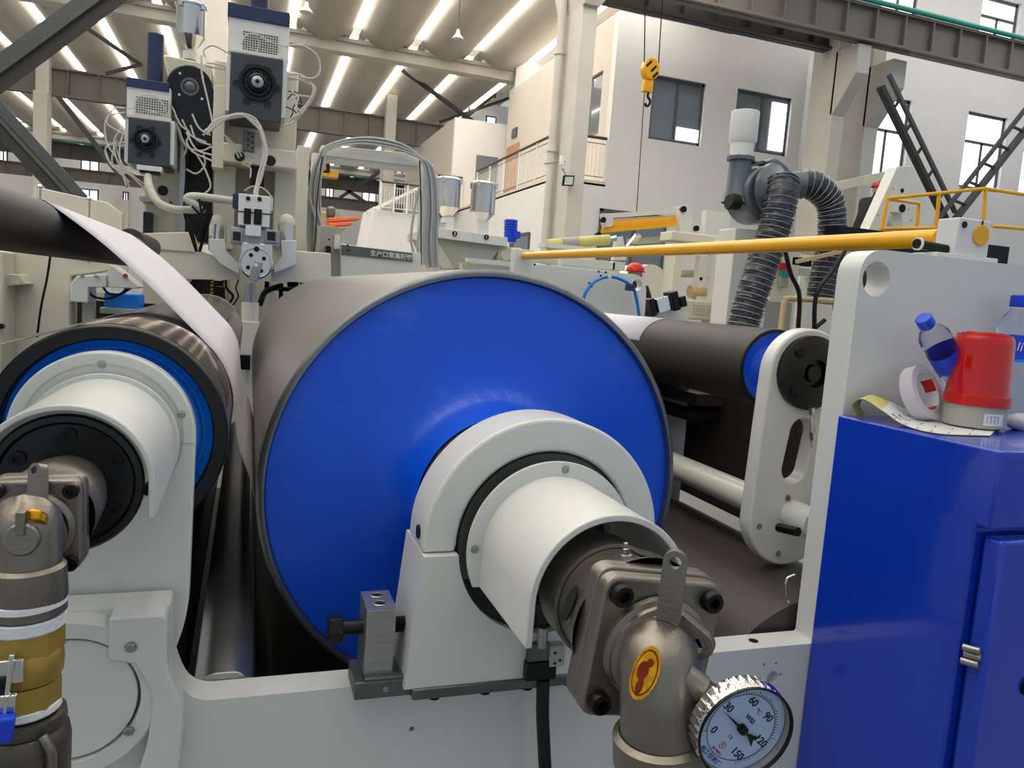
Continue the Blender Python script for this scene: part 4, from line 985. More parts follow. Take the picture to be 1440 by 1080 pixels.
# ---- yellow pipe and its blocks
PXx, PZz = 1.238, 0.180
t = thing('yellow_pipe', 'long yellow safety pipe crossing above the rolls', 'pipe', (PXx, 2.2, 0.17))
MB().cyl((PXx, 1.145, 0.176), (PXx, 3.50, 0.214), 0.0178, n=28).build('pipe', M['yellow'], t)
t = thing('pipe_bracket', 'white bracket block with a round yellow cap at the near end of the pipe', 'bracket', (1.22, 1.09, 0.131))
MB().box((1.140, 1.055, 0.131), (1.285, 1.11, 0.139)).build('foot', M['white'], t, bev=0.001)
MB().box((1.186, 1.06, 0.139), (1.264, 1.105, 0.204)).build('block', M['white'], t, bev=0.002)
MB().cyl((PXx+0.002, 1.0595, 0.177), (PXx+0.002, 1.0565, 0.177), 0.0185, n=32).build('end_cap', M['yellow'], t, bev=0.001)
MB().cyl((1.199, 1.0598, 0.192), (1.199, 1.0585, 0.192), 0.006, n=16).build('bore', M['bolt'], t)
MB().box((PXx+0.001, 1.0575, 0.194), (PXx+0.003, 1.0598, 0.203)).build('clamp_slit', M['bolt'], t)
t = thing('limit_switch', 'black limit switch with a white ring lying left of the pipe bracket', 'switch', (1.15, 1.09, 0.14))
MB().cyl((1.115, 1.08, 0.152), (1.186, 1.08, 0.148), 0.0085, n=16).build('switch_body', M['bolt'], t)
MB().lathe((1.118, 1.08, 0.152), (1,0,0), [(0, 0.009), (0, 0.0115), (0.004, 0.0115), (0.004, 0.009)], 24).build('ring', M['white'], t)
t = thing('pipe_bracket', 'small far white bracket at the left end of the yellow pipe', 'bracket', (PXx, 3.5, 0.15))
MB().box((PXx-0.05, 3.50, 0.03), (PXx+0.05, 3.56, 0.245)).build('block', M['white'], t, bev=0.003)

# ---- swing arm with rubber roller
t = thing('swing_arm', 'cream slotted swing arm carrying the black bearing flange right of the blue roll', 'arm', (1.04, 1.28, -0.49))
ua, ub = (1.060, -0.105), (1.056, -0.400); ra_, rb_ = 0.092, 0.097
th_ = 0.03
out = arc(ua[0], ua[1], ra_, 0.0, PI-0.02, 28) + arc(ub[0], ub[1], rb_, PI-0.02, 2*PI, 28)
slot = arc(1.062, -0.222, 0.029, 0, PI, 12) + arc(1.052, -0.295, 0.029, PI, 2*PI, 12)
MB().prism(out, 1.250, 1.286, [slot]).build('arm_plate', M['cream'], t, bev=0.004)
for (px, py) in ((1067, 740), (1094, 778), (1107, 700)):
    MB().cyl(at(px, py, 1.2505), at(px, py, 1.2485)+Vector((0,-.0005,0)), 0.006, n=14).build('screw', M['steeld'], t)
MB().cyl((1.06, 1.252, -0.39), (1.06, 1.18, -0.392), 0.030, n=28).build('hub', M['cream'], t, bev=0.002)
t = thing('bearing_flange', 'round black bearing flange bolted to the top of the swing arm', 'bearing', (1.057, 1.25, -0.11))
bfc = (1.058, -0.1)
MB().lathe((bfc[0], 1.25, bfc[1]), (0,-1,0), [(0, 0.0745), (0.012, 0.074), (0.016, 0.066), (0.020, 0.050), (0.024, 0.036), (0.024, 0.028), (0.012, 0.026), (0.012, 0.018), (0.02, 0.016), (0.02, 0)], 56).build('flange', M['blackg'], t)
for k in range(4):
    a_ = 2*PI*k/4 + 0.75; MB().lathe((bfc[0]+0.056*math.cos(a_), 1.236, bfc[1]+0.056*math.sin(a_)), (0,-1,0), [(0,0.012),(0.008,0.012),(0.009,0.010),(0.009,0)], 18).build('bolt', M['bolt'], t)
t = thing('grease_fitting', 'small chrome grease fitting hanging below the black bearing flange', 'fitting', at(1142, 600, 1.235))
a, b = at(1141, 574, 1.235), at(1143, 628, 1.235)
MB().cyl(a, b, 0.0035, n=10).build('stem', M['chrome'], t)
MB().cyl(a.lerp(b, -.02), a.lerp(b, .16), 0.0065, n=6).build('nut', M['chrome'], t)
MB().cyl(a.lerp(b, .62), a.lerp(b, .82), 0.006, n=6).build('nut', M['chrome'], t)
t = thing('rubber_roller', 'dark brown rubber roller with a blue recessed end right of the big roll', 'roller', (1.05, 1.4, -0.18))
RX, RZ, RR = 1.047, -0.1025, 0.083; RY0 = 1.34
MB().lathe((RX, RY0, RZ), Yd, [(0.002, RR), (2.3, RR)], 72).build('rubber_cover', M['rubber'], t)
MB().lathe((RX, RY0, RZ), Yd, [(0.002, RR), (0, RR-0.001), (0, RR-0.008), (0.01, RR-0.009)], 72).build('rubber_edge', M['black'], t)
MB().lathe((RX, RY0, RZ), Yd, [(0.006, RR-0.0085), (0.012, 0.05), (0.006, 0.036), (-0.006, 0.028), (-0.03, 0.025), (-0.1, 0.025)], 56).build('end_cone', M['blue'], t)
pr_ = [(RX + (RR+0.001)*math.cos(a), RZ + (RR+0.001)*math.sin(a)) for a in (-0.3, 0.2, 0.7, 1.2, 1.7, 2.2, 2.7, 3.2)]
pr_ = [(RX+RR+0.005, -0.6), (RX+RR+0.003, -0.3)] + pr_ + [(0.93, -0.25), (0.86, -0.42), (0.822, -0.50)]
web('paper_web', pr_, 1.79, 3.2, 'paper', 'white web wrapped over the rubber roller right of the blue roll')
tag(MB().cyl((1.04, 1.287, -0.3875), (1.04, 3.6, -0.3875), 0.031, n=28).build('tie_shaft', M['cream']), 'cream round tie shaft running back from the foot of the swing arm', 'shaft')
tag(MB().lathe((1.06, 1.115, -0.79), Yd, [(0, 0), (0, 0.285), (2.4, 0.285)], 80).build('lower_drum', M['drum']), 'large grey-brown drum low down behind the swing arm', 'roll')
t = thing('cross_plate', 'black ledges and grey plates behind the tie shaft under the rubber roller', 'bracket', (1.1, 2.3, -0.4))
MB().box((1.18, 1.4, -0.50), (1.20, 3.4, -0.14)).build('back_plate', M['drum'], t)
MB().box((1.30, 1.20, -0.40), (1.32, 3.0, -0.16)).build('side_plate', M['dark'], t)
MB().box((1.17, 1.30, 0.03), (1.32, 1.33, 0.12)).build('black_block', M['dark'], t)
MB().box((1.24, 1.305, -0.30), (1.30, 1.325, 0.04)).build('block_arm', M['dark'], t)
MB().box((1.10, 1.7, -0.235), (1.18, 3.2, -0.205)).build('ledge', M['drum'], t)
MB().box((1.03, 1.9, -0.33), (1.16, 2.9, -0.27)).build('ledge', M['black'], t)
MB().box((1.08, 1.7, -0.275), (1.17, 2.6, -0.25)).build('ledge', M['black'], t)
tag(MB().box((0.94, 1.5, -0.30), (0.945, 2.9, -0.12)).build('shade_plate', M['drum']), 'dim brown plate between the blue roll rim and the tie shaft', 'plate') if False else None
t = thing('spring_clip', 'small wire clip on the inner edge of the tall panel', 'clip', at(1110, 840, 1.12))
MB().tube([at(1118, 808, 1.12), at(1106, 815, 1.12), at(1105, 835, 1.12), at(1113, 858, 1.12)], 0.0022, 8).build('wire', M['chrome'], t)
MB().cyl(at(1122, 748, 1.15), at(1095, 742, 1.2), 0.009, n=12).build('knob', M['bolt'], t)
#@@PART3
# ------------------------------------------------------------------ behind the rolls
TY = 4.5
def bx(x0, y0, x1, y1, Y, d): return MB().box(*pbox(x0, y0, x1, y1, Y, d))
def rpx(px, py, Y, r): # metres for r pixels at that place
    v = RM @ Vector((px-720, 540-py, -F)); return r * (Y/v.y)
def pcyl(mb, px, py, Y, r, d, n=28): 
    c = at(px, py, Y); return mb.cyl(c, c + Vector((0, d, 0)), rpx(px, py, Y, r), n=n)
def pipe(pts, Y, r, n=10, sm=6, mb=None):
    mb = mb or MB(); q = [at(p[0], p[1], p[2] if len(p) > 2 else Y) for p in pts]
    return mb.tube(q, rpx(pts[0][0], pts[0][1], Y, r), n, sm)
def vcyl(x0, x1, y0, y1, Y, n=28, taper=None):
    xm = (x0+x1)/2; a = at(xm, y1, Y); b = at(xm, y0, Y); r = rpx(xm, (y0+y1)/2, Y, (x1-x0)/2)
    a = Vector(((a.x+b.x)/2, Y, a.z)); b = Vector((a.x, Y, b.z))
    return MB().cyl(a, b, r if taper is None else rpx(xm, y1, Y, taper), r, n=n)

# --- extruder towers
def gearbox(label, fx, fy, X, sc, holes, cap, panel, mesh, cylr, alu, Y, body, base_z):
    t = thing('extruder_gearbox', label, 'machine', at(fx, fy, Y))
    x0, y0, x1, y1 = X
    bx(*cap, Y+0.02, 0.30).build('blue_cap', M['navy'], t, bev=0.004)
    bx(*panel, Y+0.03, 0.28).build('cover_panel', M['offw'], t, bev=0.003)
    c, e = pbox(*mesh, Y+0.025, 0.004)
    g = bx(*mesh, Y+0.026, 0.003).build('vent_grille', M['bolt'], t)
    mb = MB(); nx = int((mesh[2]-mesh[0])/3.4); nz = int((mesh[3]-mesh[1])/3.4)
    for k in range(nx+1):
        x = c[0]+(e[0]-c[0])*k/nx; mb.box((x-0.0022, Y+0.021, c[2]), (x+0.0022, Y+0.026, e[2]))
    for k in range(nz+1):
        z = c[2]+(e[2]-c[2])*k/nz; mb.box((c[0], Y+0.021, z-0.0022), (e[0], Y+0.026, z+0.0022))
    mb.build('grille_mesh', M['offw'], g)
    bx(*alu[0], Y-0.02, 0.3).build('aluminium_rail', M['white'], t, bev=0.002)
    bx(*alu[1], Y-0.02, 0.3).build('aluminium_rail', M['white'], t, bev=0.002)
    bx(x0-2, y0-5, x1+2, y0, Y-0.02, 0.3).build('top_rail', M['offw'], t, bev=0.002)
    f = bx(x0, y0, x1, y1, Y-0.035, 0.28).build('front_block', M['gearface'], t, bev=0.004)
    cc = at(fx, fy, Y-0.035); r = rpx(fx, fy, Y, sc)
    MB().lathe(cc, (0,-1,0), [(0, r), (0.012, r*0.98), (0.014, r*0.8), (0.006, r*0.72), (0.006, r*0.55), (0.02, r*0.5), (0.024, r*0.4)], 36).build('gear_ring', M['blackg'], t)
    MB().lathe(cc, (0,-1,0), [(0, r*0.33), (0.03, r*0.32), (0.034, r*0.25), (0.034, 0)], 28).build('shaft_nose', M['steel'], t)
    MB().cyl(cc+Vector((0,-.0395,0)), cc+Vector((0,-.0415,0)), r*0.14, n=4).build('square_drive', M['bolt'], t)
    for k in range(12):
        a = 2*PI*k/12; p = cc + Vector((math.cos(a)*r*0.66, -0.006, math.sin(a)*r*0.66)); MB().cyl(p, p+Vector((0,-.008,0)), r*0.09, n=8).build('small_bolt', M['bolt'], t)
    for (hx_, hy_) in holes:
        p = at(hx_, hy_, Y-0.0355); rr = rpx(hx_, hy_, Y, sc*0.23); MB().lathe(p, (0,-1,0), [(0.0005, 0), (0.0007, rr*0.95), (0.001, rr)], 16).build('bore', M['dark'], t)
    vcyl(*cylr, Y+0.14).build('motor_cylinder', M['navy'], t)
    return t
gearbox('larger upper extruder gearbox with a black face and blue cap', 362, 117, (323, 78, 397, 168), 25,
        [(350, 96), (376, 100), (389, 125), (376, 147), (347, 143), (333, 118)], (320, 10, 408, 30), (321, 24, 407, 82), (341, 47, 391, 78), (353, 377, -8, 14),
        ((318, 77, 325, 156), (395, 80, 403, 166)), TY, None, 0)
gearbox('smaller left extruder gearbox with a dark face, lower than the other', 205, 197, (180, 168, 239, 232), 17,
        [(196, 180), (214, 182), (224, 202), (214, 219), (196, 218), (186, 198)], (177, 112, 238, 125), (178, 120, 240, 166), (191, 138, 237, 162), (208, 229, 49, 114),
        ((175, 168, 181, 228), (238, 170, 245, 232)), TY+0.1, None, 0)
t = thing('extruder_tower', 'main cream extruder tower carrying the larger gearbox', 'machine', at(358, 300, TY+0.3))
bx(299, 92, 418, 232, TY+0.30, 0.35).build('tower_body', M['creamw'], t, bev=0.01)
bx(299, 120, 316, 236, TY+0.12, 0.2).build('side_cheek', M['creamw'], t, bev=0.004)
bx(312, 206, 418, 232, TY+0.10, 0.22).build('cross_box', M['creamw'], t, bev=0.008)
pcyl(MB(), 380, 226, TY+0.098, 7.5, 0.004).build('round_opening', M['dark'], t)
pcyl(MB(), 337, 220, TY+0.098, 7, 0.004).build('round_opening', M['dark'], t)
bx(300, 232, 330, 350, TY+0.25, 0.3).build('leg_plate', M['creamd'], t, bev=0.005)
bx(385, 232, 416, 350, TY+0.25, 0.3).build('leg_plate', M['creamd'], t, bev=0.005)
bx(330, 232, 385, 350, TY+0.5, 0.05).build('rear_plate', M['creamd'], t)
bx(306, 345, 410, 1000, TY+0.3, 0.4).build('column_base', M['creamd'], t)
t = thing('extruder_tower', 'side cream extruder tower under the smaller gearbox with a round hole', 'machine', at(225, 300, TY+0.4))
bx(202, 160, 255, 350, TY+0.38, 0.35).build('tower_body', M['creamw'], t, bev=0.01)
bx(252, 160, 262, 350, TY+0.30, 0.3).build('side_rail', M['steel'], t, bev=0.002)
pcyl(MB(), 229, 268, TY+0.376, 7, 0.004).build('round_opening', M['dark'], t)
bx(196, 278, 238, 284, TY+0.2, 0.3).build('shelf', M['steel'], t)
bx(180, 120, 262, 164, TY+0.44, 0.2).build('upper_body', M['creamd'], t)
bx(201, 298, 213, 345, TY+0.3, 0.08).build('slot_panel', M['dark'], t)
bx(195, 345, 262, 1000, TY+0.4, 0.3).build('column_base', M['creamd'], t)
bx(192, 233, 228, 240, TY+0.05, 0.1).build('nose_bar', M['white'], t, bev=0.002)
bx(196, 240, 224, 244, TY+0.06, 0.08).build('nose_plate', M['bolt'], t)
# black belt motor
t = thing('belt_drive', 'black rounded belt drive housing between the two extruder gearboxes', 'motor', at(268, 130, TY+0.2))
c1 = at(267, 122, TY+0.2); c2 = at(284, 178, TY+0.2); r1 = rpx(267, 122, TY+0.2, 30)
d_ = math.atan2(c2.z-c1.z, c2.x-c1.x)
poly = arc(c1.x, c1.z, r1, d_+PI/2, d_+3*PI/2, 20) + arc(c2.x, c2.z, r1*0.92, d_-PI/2, d_+PI/2, 20)
MB().prism(poly, TY+0.2, TY+0.3).build('housing', M['blackg'], t, bev=0.008)
MB().lathe(c1+Vector((0,0,0)), (0,-1,0), [(0, r1*0.42), (0.004, r1*0.40), (0.004, r1*0.30), (-0.002, r1*0.28), (0.006, r1*0.16), (0.008, 0)], 28).build('shaft_seal', M['steeld'], t)
for (qx, qy) in ((253, 103), (285, 108), (252, 133), (284, 139)):
    pcyl(MB(), qx, qy, TY+0.196, 1.8, 0.005, 10).build('bolt', M['chrome'], t)
MB().prism([(c.x, c.z) for c in (at(229, 76, TY+0.4), at(298, 90, TY+0.4), at(300, 200, TY+0.4), at(255, 200, TY+0.4))], TY+0.4, TY+0.7).build('cream_body', M['creamw'], t, bev=0.01)
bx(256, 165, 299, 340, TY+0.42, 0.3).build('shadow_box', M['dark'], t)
# stainless hoppers
def hopper(label, xa, xb, ytop, ybot, ycone, Y, dx=0, group=None):
    t = thing('stainless_hopper', label, 'hopper', at((xa+xb)/2, ycone, Y))
    xm = (xa+xb)/2; r = rpx(xm, ybot, Y, (xb-xa)/2*0.92)
    a = at(xm, ybot, Y); top = at(xm, ytop, Y); h = top.z - a.z; base = Vector((a.x+0, Y, a.z))
    k = at(xm, ycone, Y).z - a.z
    MB().lathe(base, (0,0,1), [(0, r), (h*0.85, r)], 36).build('barrel', M['inox'], t)
    MB().lathe(base, (0,0,1), [(k, r*0.32), (0, r)], 36).build('cone', M['inox'], t)
    MB().lathe(base, (0,0,1), [(h*0.85, r), (h*0.85, r*1.10), (h*0.90, r*1.10), (h*0.91, r*0.98), (h*0.97, r*0.8), (h, r*0.3), (h, 0)], 36).build('lid', M['inox'], t)
    for q in range(4):
        a_ = 2*PI*q/4 + 0.9; p = base + Vector((math.cos(a_)*r*1.08, math.sin(a_)*r*1.08, h*0.80))
        MB().box(p-Vector((0.012,0.012,0.05*h)), p+Vector((0.012,0.012,0.13*h))).build('lid_clamp', M['chrome'], t, bev=0.002)
    MB().lathe(base, (0,0,1), [(k-0.05, r*0.48), (k-0.005, r*0.48), (k, r*0.3)], 24).build('neck', M['white'], t)
    return t
hopper('small stainless hopper at the top left above the belt drive', 247, 289, 3, 52, 72, TY+0.45)
hopper('stainless hopper on the left of the pair above the grey feeder bin', 610, 648, 248, 292, 306, 7.0)
hopper('stainless hopper on the right of the pair, next to the blue motor', 659, 697, 254, 300, 314, 7.0)
# insulated melt pipes
tag(pipe([(208, 243, TY+.1), (210, 262, TY), (222, 284, TY-.05), (245, 294, TY-.05), (278, 295, TY)], TY, 5.5, 14).build('melt_pipe', M['wrap']), 'white wrapped pipe curving from under the smaller gearbox', 'pipe')
tag(pipe([(284, 298, TY-.05), (275, 288, TY-.08), (263, 280, TY-.08), (272, 276, TY-.08), (300, 279, TY-.08), (330, 283, TY-.08)], TY, 5.5, 14).build('melt_pipe', M['wrap']), 'white wrapped horizontal pipe feeding the white die block', 'pipe')
# die head
t = thing('die_feed_block', 'silver and white die feed block with a round clamp disc above the rolls', 'machine', at(360, 370, TY-0.4))
DY = TY-0.30
bx(335, 274, 380, 318, DY, 0.25).build('feed_block', M['white'], t, bev=0.004)
bx(380, 279, 384, 296, DY+0.02, 0.2).build('side_block', M['offw'], t)
bx(335, 298.5, 381, 300, DY-0.003, 0.01).build('joint_line', M['bolt'], t)
bx(327, 272, 336, 291, DY+0.05, 0.12).build('blue_connector', M['navy'], t, bev=0.003)
for q in ((349, 279), (365, 280)): pcyl(MB(), q[0], q[1], DY-0.005, 3, 0.008, 14).build('cap_screw', M['bolt'], t)
bx(343, 293, 353, 315, DY-0.01, 0.02).build('black_slot', M['bolt'], t)
bx(357, 294, 368, 316, DY-0.01, 0.02).build('black_slot', M['bolt'], t)
bx(345, 318, 367, 332, DY-0.05, 0.15).build('lower_plug', M['white'], t, bev=0.003)
bx(324, 322, 392, 344, DY+0.02, 0.2).build('cross_yoke', M['steel'], t, bev=0.003)
for (xa, xb) in ((325, 341), (373, 390)):
    fr = bx(xa, 323, xb, 341, DY-0.01, 0.05).build('window_block', M['steel'], t, bev=0.002)
    bx(xa+2.5, 326, xb-2.5, 338.5, DY-0.014, 0.01).build('black_insert', M['blackg'], fr)
bx(339, 342, 383, 372, DY+0.0, 0.2).build('die_body', M['inox'], t, bev=0.004)
dc = at(360, 370, DY-0.03); rr = rpx(360, 370, DY, 22.5)
MB().lathe(dc, (0,-1,0), [(-0.14, rr*1.02), (0.0, rr), (0.02, rr), (0.022, rr*0.9), (0.016, rr*0.86), (0.016, 0)], 48).build('clamp_disc', M['inox'], t)
for k in range(4):
    a = 0.6+2*PI*k/4; p = dc + Vector((math.cos(a)*rr*0.55, -0.016, math.sin(a)*rr*0.55)); MB().cyl(p, p+Vector((0,-.004,0)), rr*0.13, n=12).build('disc_bore', M['bolt'], t)
p = dc + Vector((0,-0.016,rr*0.85)); MB().cyl(p, p+Vector((0,-.012,0)), rr*0.17, n=12).build('disc_knob', M['bolt'], t)
MB().obox(dc+Vector((0.0,-0.022,-0.04)), (1,0,-.25), (0,1,0), (.25,0,1), rr*0.27, 0.006, rr*0.62).build('clamp_lever', M['steel'], t, bev=0.003)
MB().cyl(dc+Vector((0,-0.026,-.01)), dc+Vector((0,-0.032,-.01)), rr*0.13, n=10).build('lever_nut', M['chrome'], t)
# silver column ends on both sides
for (xa, xb, yt, lab) in ((294, 317, 300, 'vertical silver lagged pipe left of the die head'), (391, 415, 305, 'vertical silver lagged pipe right of the die head')):
    t = thing('lagged_pipe', lab, 'pipe', at((xa+xb)/2, 345, TY-0.05))
    vcyl(xa, xb, 316, 352, TY-0.05).build('silver_sleeve', M['inox'], t)
    c = at((xa+xb)/2, 316, TY-0.05); MB().sphere(c, rpx(xa, 316, TY, (xb-xa)/2*0.97), 20, (1,1,1.3)).build('tan_cap', M['wrap'], t)
# long cream cross beam under the die
t = thing('die_carriage', 'long cream carriage beam under the extruder towers with slanted cheeks', 'machine frame', at(330, 380, TY-0.1))
def ppoly(pts, Y, d, name, m, par, bev=0.004):
    return MB().prism([(at(x, y, Y).x, at(x, y, Y).z) for x, y in pts][::-1], Y, Y+d).build(name, M[m], par, bev=bev)
ppoly([(198, 328), (270, 326), (280, 352), (336, 372), (338, 394), (206, 392)], TY-0.12, 0.2, 'left_beam', 'creamw', t)
ppoly([(382, 380), (402, 352), (465, 356), (466, 398), (382, 396)], TY-0.12, 0.2, 'right_beam', 'creamw', t)
ppoly([(293, 336), (316, 336), (318, 352), (338, 372), (336, 386), (308, 370), (294, 352)], TY-0.2, 0.08, 'cheek_plate', 'offw', t)
ppoly([(395, 338), (417, 338), (416, 372), (386, 384), (384, 374), (396, 360)], TY-0.2, 0.08, 'cheek_plate', 'offw', t)
bx(206, 351, 275, 353, TY-0.125, 0.01).build('joint_line', M['greyp'], t)
# frame, hoses under the beam
t = thing('under_frame', 'dark crowded frame with black hoses below the cream carriage beam', 'machine frame', at(290, 420, TY+0.3))
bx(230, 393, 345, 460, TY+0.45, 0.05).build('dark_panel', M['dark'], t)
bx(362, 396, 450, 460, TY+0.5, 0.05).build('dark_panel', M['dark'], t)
for (xa, xb, ya, yb_) in ((372, 382, 396, 412), (386, 430, 404, 410), (392, 398, 398, 430), (404, 420, 396, 404)): bx(xa, ya, xb, yb_, TY+0.3, 0.06).build('bracket', M['creamd'], t)
for (xa, xb) in ((262, 268), (318, 323), (378, 384)): bx(xa, 393, xb, 460, TY+0.2, 0.05).build('upright', M['creamd'], t)
bx(296, 392, 300, 416, TY+0.1, 0.02).build('warning_strip', M['yellow'], t)
for k in range(5): bx(296, 393+k*5, 300, 395+k*5, TY+0.095, 0.01).build('black_stripe', M['bolt'], t)
for k in range(7):
    x = 262+k*12; q = random.uniform; pipe([(x+q(-6,6), 393), (x+q(-9,9), 405), (x+q(-9,9), 418), (x+q(-14,14), 436)], TY+0.15-0.01*k, q(1.0, 2.4), 6, 4).build('black_hose', M['bolt'], t)
bx(300, 403, 316, 425, TY+0.1, 0.1).build('valve_block', M['bolt'], t, bev=0.004)
pipe([(365, 430), (372, 412), (385, 405), (396, 402)], TY+0.1, 4, 8).build('black_hose', M['bolt'], t)
t = thing('support_jack', 'white support jack standing between the two rolls below the die', 'jack', at(350, 480, TY-0.2))
vcyl(340, 363, 425, 452, TY-0.2).build('sleeve', M['creamw'], t)
vcyl(345, 358, 398, 428, TY-0.2).build('piston', M['steel'], t)
bx(332, 452, 364, 520, TY-0.25, 0.25).build('pedestal', M['creamw'], t, bev=0.004)
bx(336, 500, 352, 520, TY-0.32, 0.06).build('black_stop', M['bolt'], t)
bx(335, 519, 360, 1100, TY-0.25, 0.25).build('pedestal_foot', M['creamw'], t)
# left end frame and control boxes
t = thing('left_end_frame', 'pale cream end frame filling the left edge below the black roller', 'machine frame', at(50, 420, 4.0))
ppoly([(-60, 330), (100, 352), (150, 352), (158, 380), (100, 388), (98, 560), (-60, 560)], 4.0, 0.15, 'end_plate', 'creamw', t, 0.008)
bx(-60, 350, 4, 560, 3.8, 0.2).build('edge_column', M['creamd'], t, bev=0.01)
ppoly([(-10, 384), (28, 386), (36, 400), (-10, 404)], 3.86, 0.14, 'lug_plate', 'creamd', t)
pcyl(MB(), 1, 459, 3.78, 4, 0.02, 16).build('dark_port', M['bolt'], t)
bx(-60, 560, 98, 1100, 4.0, 0.15).build('frame_foot', M['creamw'], t)
tag(pipe([(71, 358), (66, 392), (58, 430), (52, 474)], 3.75, 1.6, 8).build('thin_cable', M['bolt']), 'thin black cable hanging in front of the pale left frame', 'cable')
t = thing('control_box', 'pair of white control boxes with looping black cables on the left', 'control box', at(140, 400, 3.9))
ppoly([(98, 400), (108, 388), (148, 386), (150, 404), (124, 404), (124, 426), (98, 424)], 3.9, 0.2, 'left_box', 'offw', t)
ppoly([(152, 372), (160, 374), (196, 404), (190, 406), (152, 404)], 3.9, 0.2, 'right_box', 'offw', t)
pcyl(MB(), 176, 388, 3.89, 3.2, 0.015, 14).build('red_button', M['red'], t)
bx(112, 386, 118, 388, 3.89, 0.012).build('tag_plate', M['greyp'], t); bx(132, 387, 139, 389, 3.89, 0.012).build('tag_plate', M['greyp'], t)
pipe([(122, 402), (130, 416), (150, 420), (172, 412), (180, 400)], 3.95, 1.8, 8).build('black_hose', M['bolt'], t)
pipe([(144, 402), (152, 412), (168, 414), (186, 404)], 4.05, 1.6, 8).build('black_hose', M['bolt'], t)
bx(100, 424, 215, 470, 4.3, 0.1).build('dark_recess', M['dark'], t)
t = thing('blue_pump', 'blue painted pump partly hidden behind the looping black hoses', 'pump', at(175, 430, 4.15))
bx(146, 412, 198, 436, 4.15, 0.15).build('blue_body', M['azure'], t, bev=0.01)
bx(140, 434, 200, 442, 4.12, 0.2).build('base_rail', M['creamd'], t, bev=0.004)
t = thing('guide_roller', 'grey guide roller end just above the white web', 'roller', at(180, 330, 3.9))
c = at(183, 340, 3.4); MB().cyl(c, c+Vector((0, 0.6, 0)), 0.052, n=28).build('roller_body', M['drum'], t)
c = at(192, 346, 3.19); MB().cyl(at(201, 346, 3.15), at(203, 346, 3.15)+Vector((0,.03,0)), 0.009, n=10).build('red_dot', M['red'], t)
bx(100, 310, 140, 352, 3.95, 0.03).build('dark_bearing', M['creamd'], t)
for q, lab in (((56, 263), 'left glass ball indicator on the frame above the black roller'), ((125, 280), 'right glass ball indicator on the frame above the black roller')):
    t = thing('sight_ball', lab, 'indicator', at(q[0], q[1], 4.0)); MB().sphere(at(q[0], q[1], 4.0), rpx(q[0], q[1], 4.0, 4), 14).build('ball', M['chrome'], t)
    bx(q[0]-1, q[1]+2, q[0]+1, q[1]+90, 4.0, 0.01).build('rod', M['steel'], t)
t = thing('rear_panel', 'cream rear panel peeping over the black roller and web', 'machine frame', at(100, 300, 4.2))
ppoly([(48, 262), (120, 278), (150, 284), (172, 300), (172, 352), (48, 352)], 4.15, 0.06, 'panel', 'creamw', t)

# --- cables hanging round the towers
random.seed(3)
def bundle(name, label, curves, Y, m='cablew', r=1.3):
    t = thing(name, label, 'cables', at(curves[0][0][0], curves[0][0][1], Y))
    for i, c in enumerate(curves):
        pipe(c, Y + 0.01*(i % 4), r, 7, 6).build('cable', M[m], t)
    return t
def jit(c, s): return [(x+random.uniform(-s, s), y+random.uniform(-s, s)) for x, y in c]
core = [(288, 186), (305, 172), (335, 163), (358, 170), (370, 190), (372, 215), (366, 245), (360, 272), (357, 300), (355, 318)]
bundle('cable_bundle', 'thick bundle of white cables draping down the main tower to the die head', [jit(core, 3.2) for _ in range(9)], TY-0.06, r=1.7)
bundle('cable_bundle', 'white cables looping on the right side of the larger gearbox',
       [[(403, 64), (425, 64), (446, 78), (450, 100), (440, 110), (422, 108)], [(404, 104), (425, 106), (440, 122), (436, 140), (418, 160), (404, 172)], [(404, 112), (428, 112), (444, 125), (434, 148), (412, 172)],
        [(406, 118), (414, 132), (436, 136)], [(408, 140), (420, 135), (416, 150), (424, 158), (410, 166)], [(404, 108), (432, 116), (442, 128), (420, 165), (398, 178)]], TY-0.02)
bundle('cable_bundle', 'white cables fanning down across the black belt drive',
       [[(283, 78), (284, 105), (292, 140), (300, 178)], [(288, 80), (287, 70), (300, 64), (320, 74)], [(270, 160), (280, 180), (296, 190)], [(268, 176), (276, 196), (296, 204)], [(262, 186), (276, 210), (298, 218)],
        [(290, 88), (305, 90), (318, 94)], [(288, 92), (305, 96), (318, 98)], [(285, 190), (296, 184), (305, 176)], [(262, 200), (272, 214), (298, 226)], [(275, 215), (287, 235), (296, 262), (284, 275)]], TY+0.02)
bundle('cable_bundle', 'grey cables spilling left of the smaller gearbox',
       [[(176, 152), (160, 153), (150, 172), (162, 182), (176, 190)], [(176, 158), (150, 166), (150, 200), (165, 225), (178, 262)], [(172, 178), (160, 200), (168, 232), (190, 252), (205, 268)], [(176, 200), (150, 206), (152, 225), (170, 240), (182, 262)],
        [(174, 186), (168, 210), (172, 236), (192, 246)], [(148, 212), (156, 232), (168, 240)], [(164, 196), (158, 230), (182, 256)], [(160, 200), (175, 235), (206, 262)]], TY+0.05, r=1.1)
bundle('cable_bundle', 'thin cables curling over the vent of the larger gearbox', [[(340, 62), (345, 50), (360, 48), (378, 58), (404, 66)], [(358, 48), (364, 60), (360, 76)]], TY, r=1.0)
bundle('cable_bundle', 'thin cables arching over the vent of the smaller gearbox', [[(190, 160), (192, 140), (208, 133), (226, 142), (236, 165)], [(178, 152), (200, 153), (232, 162)]], TY+0.08, r=0.9)
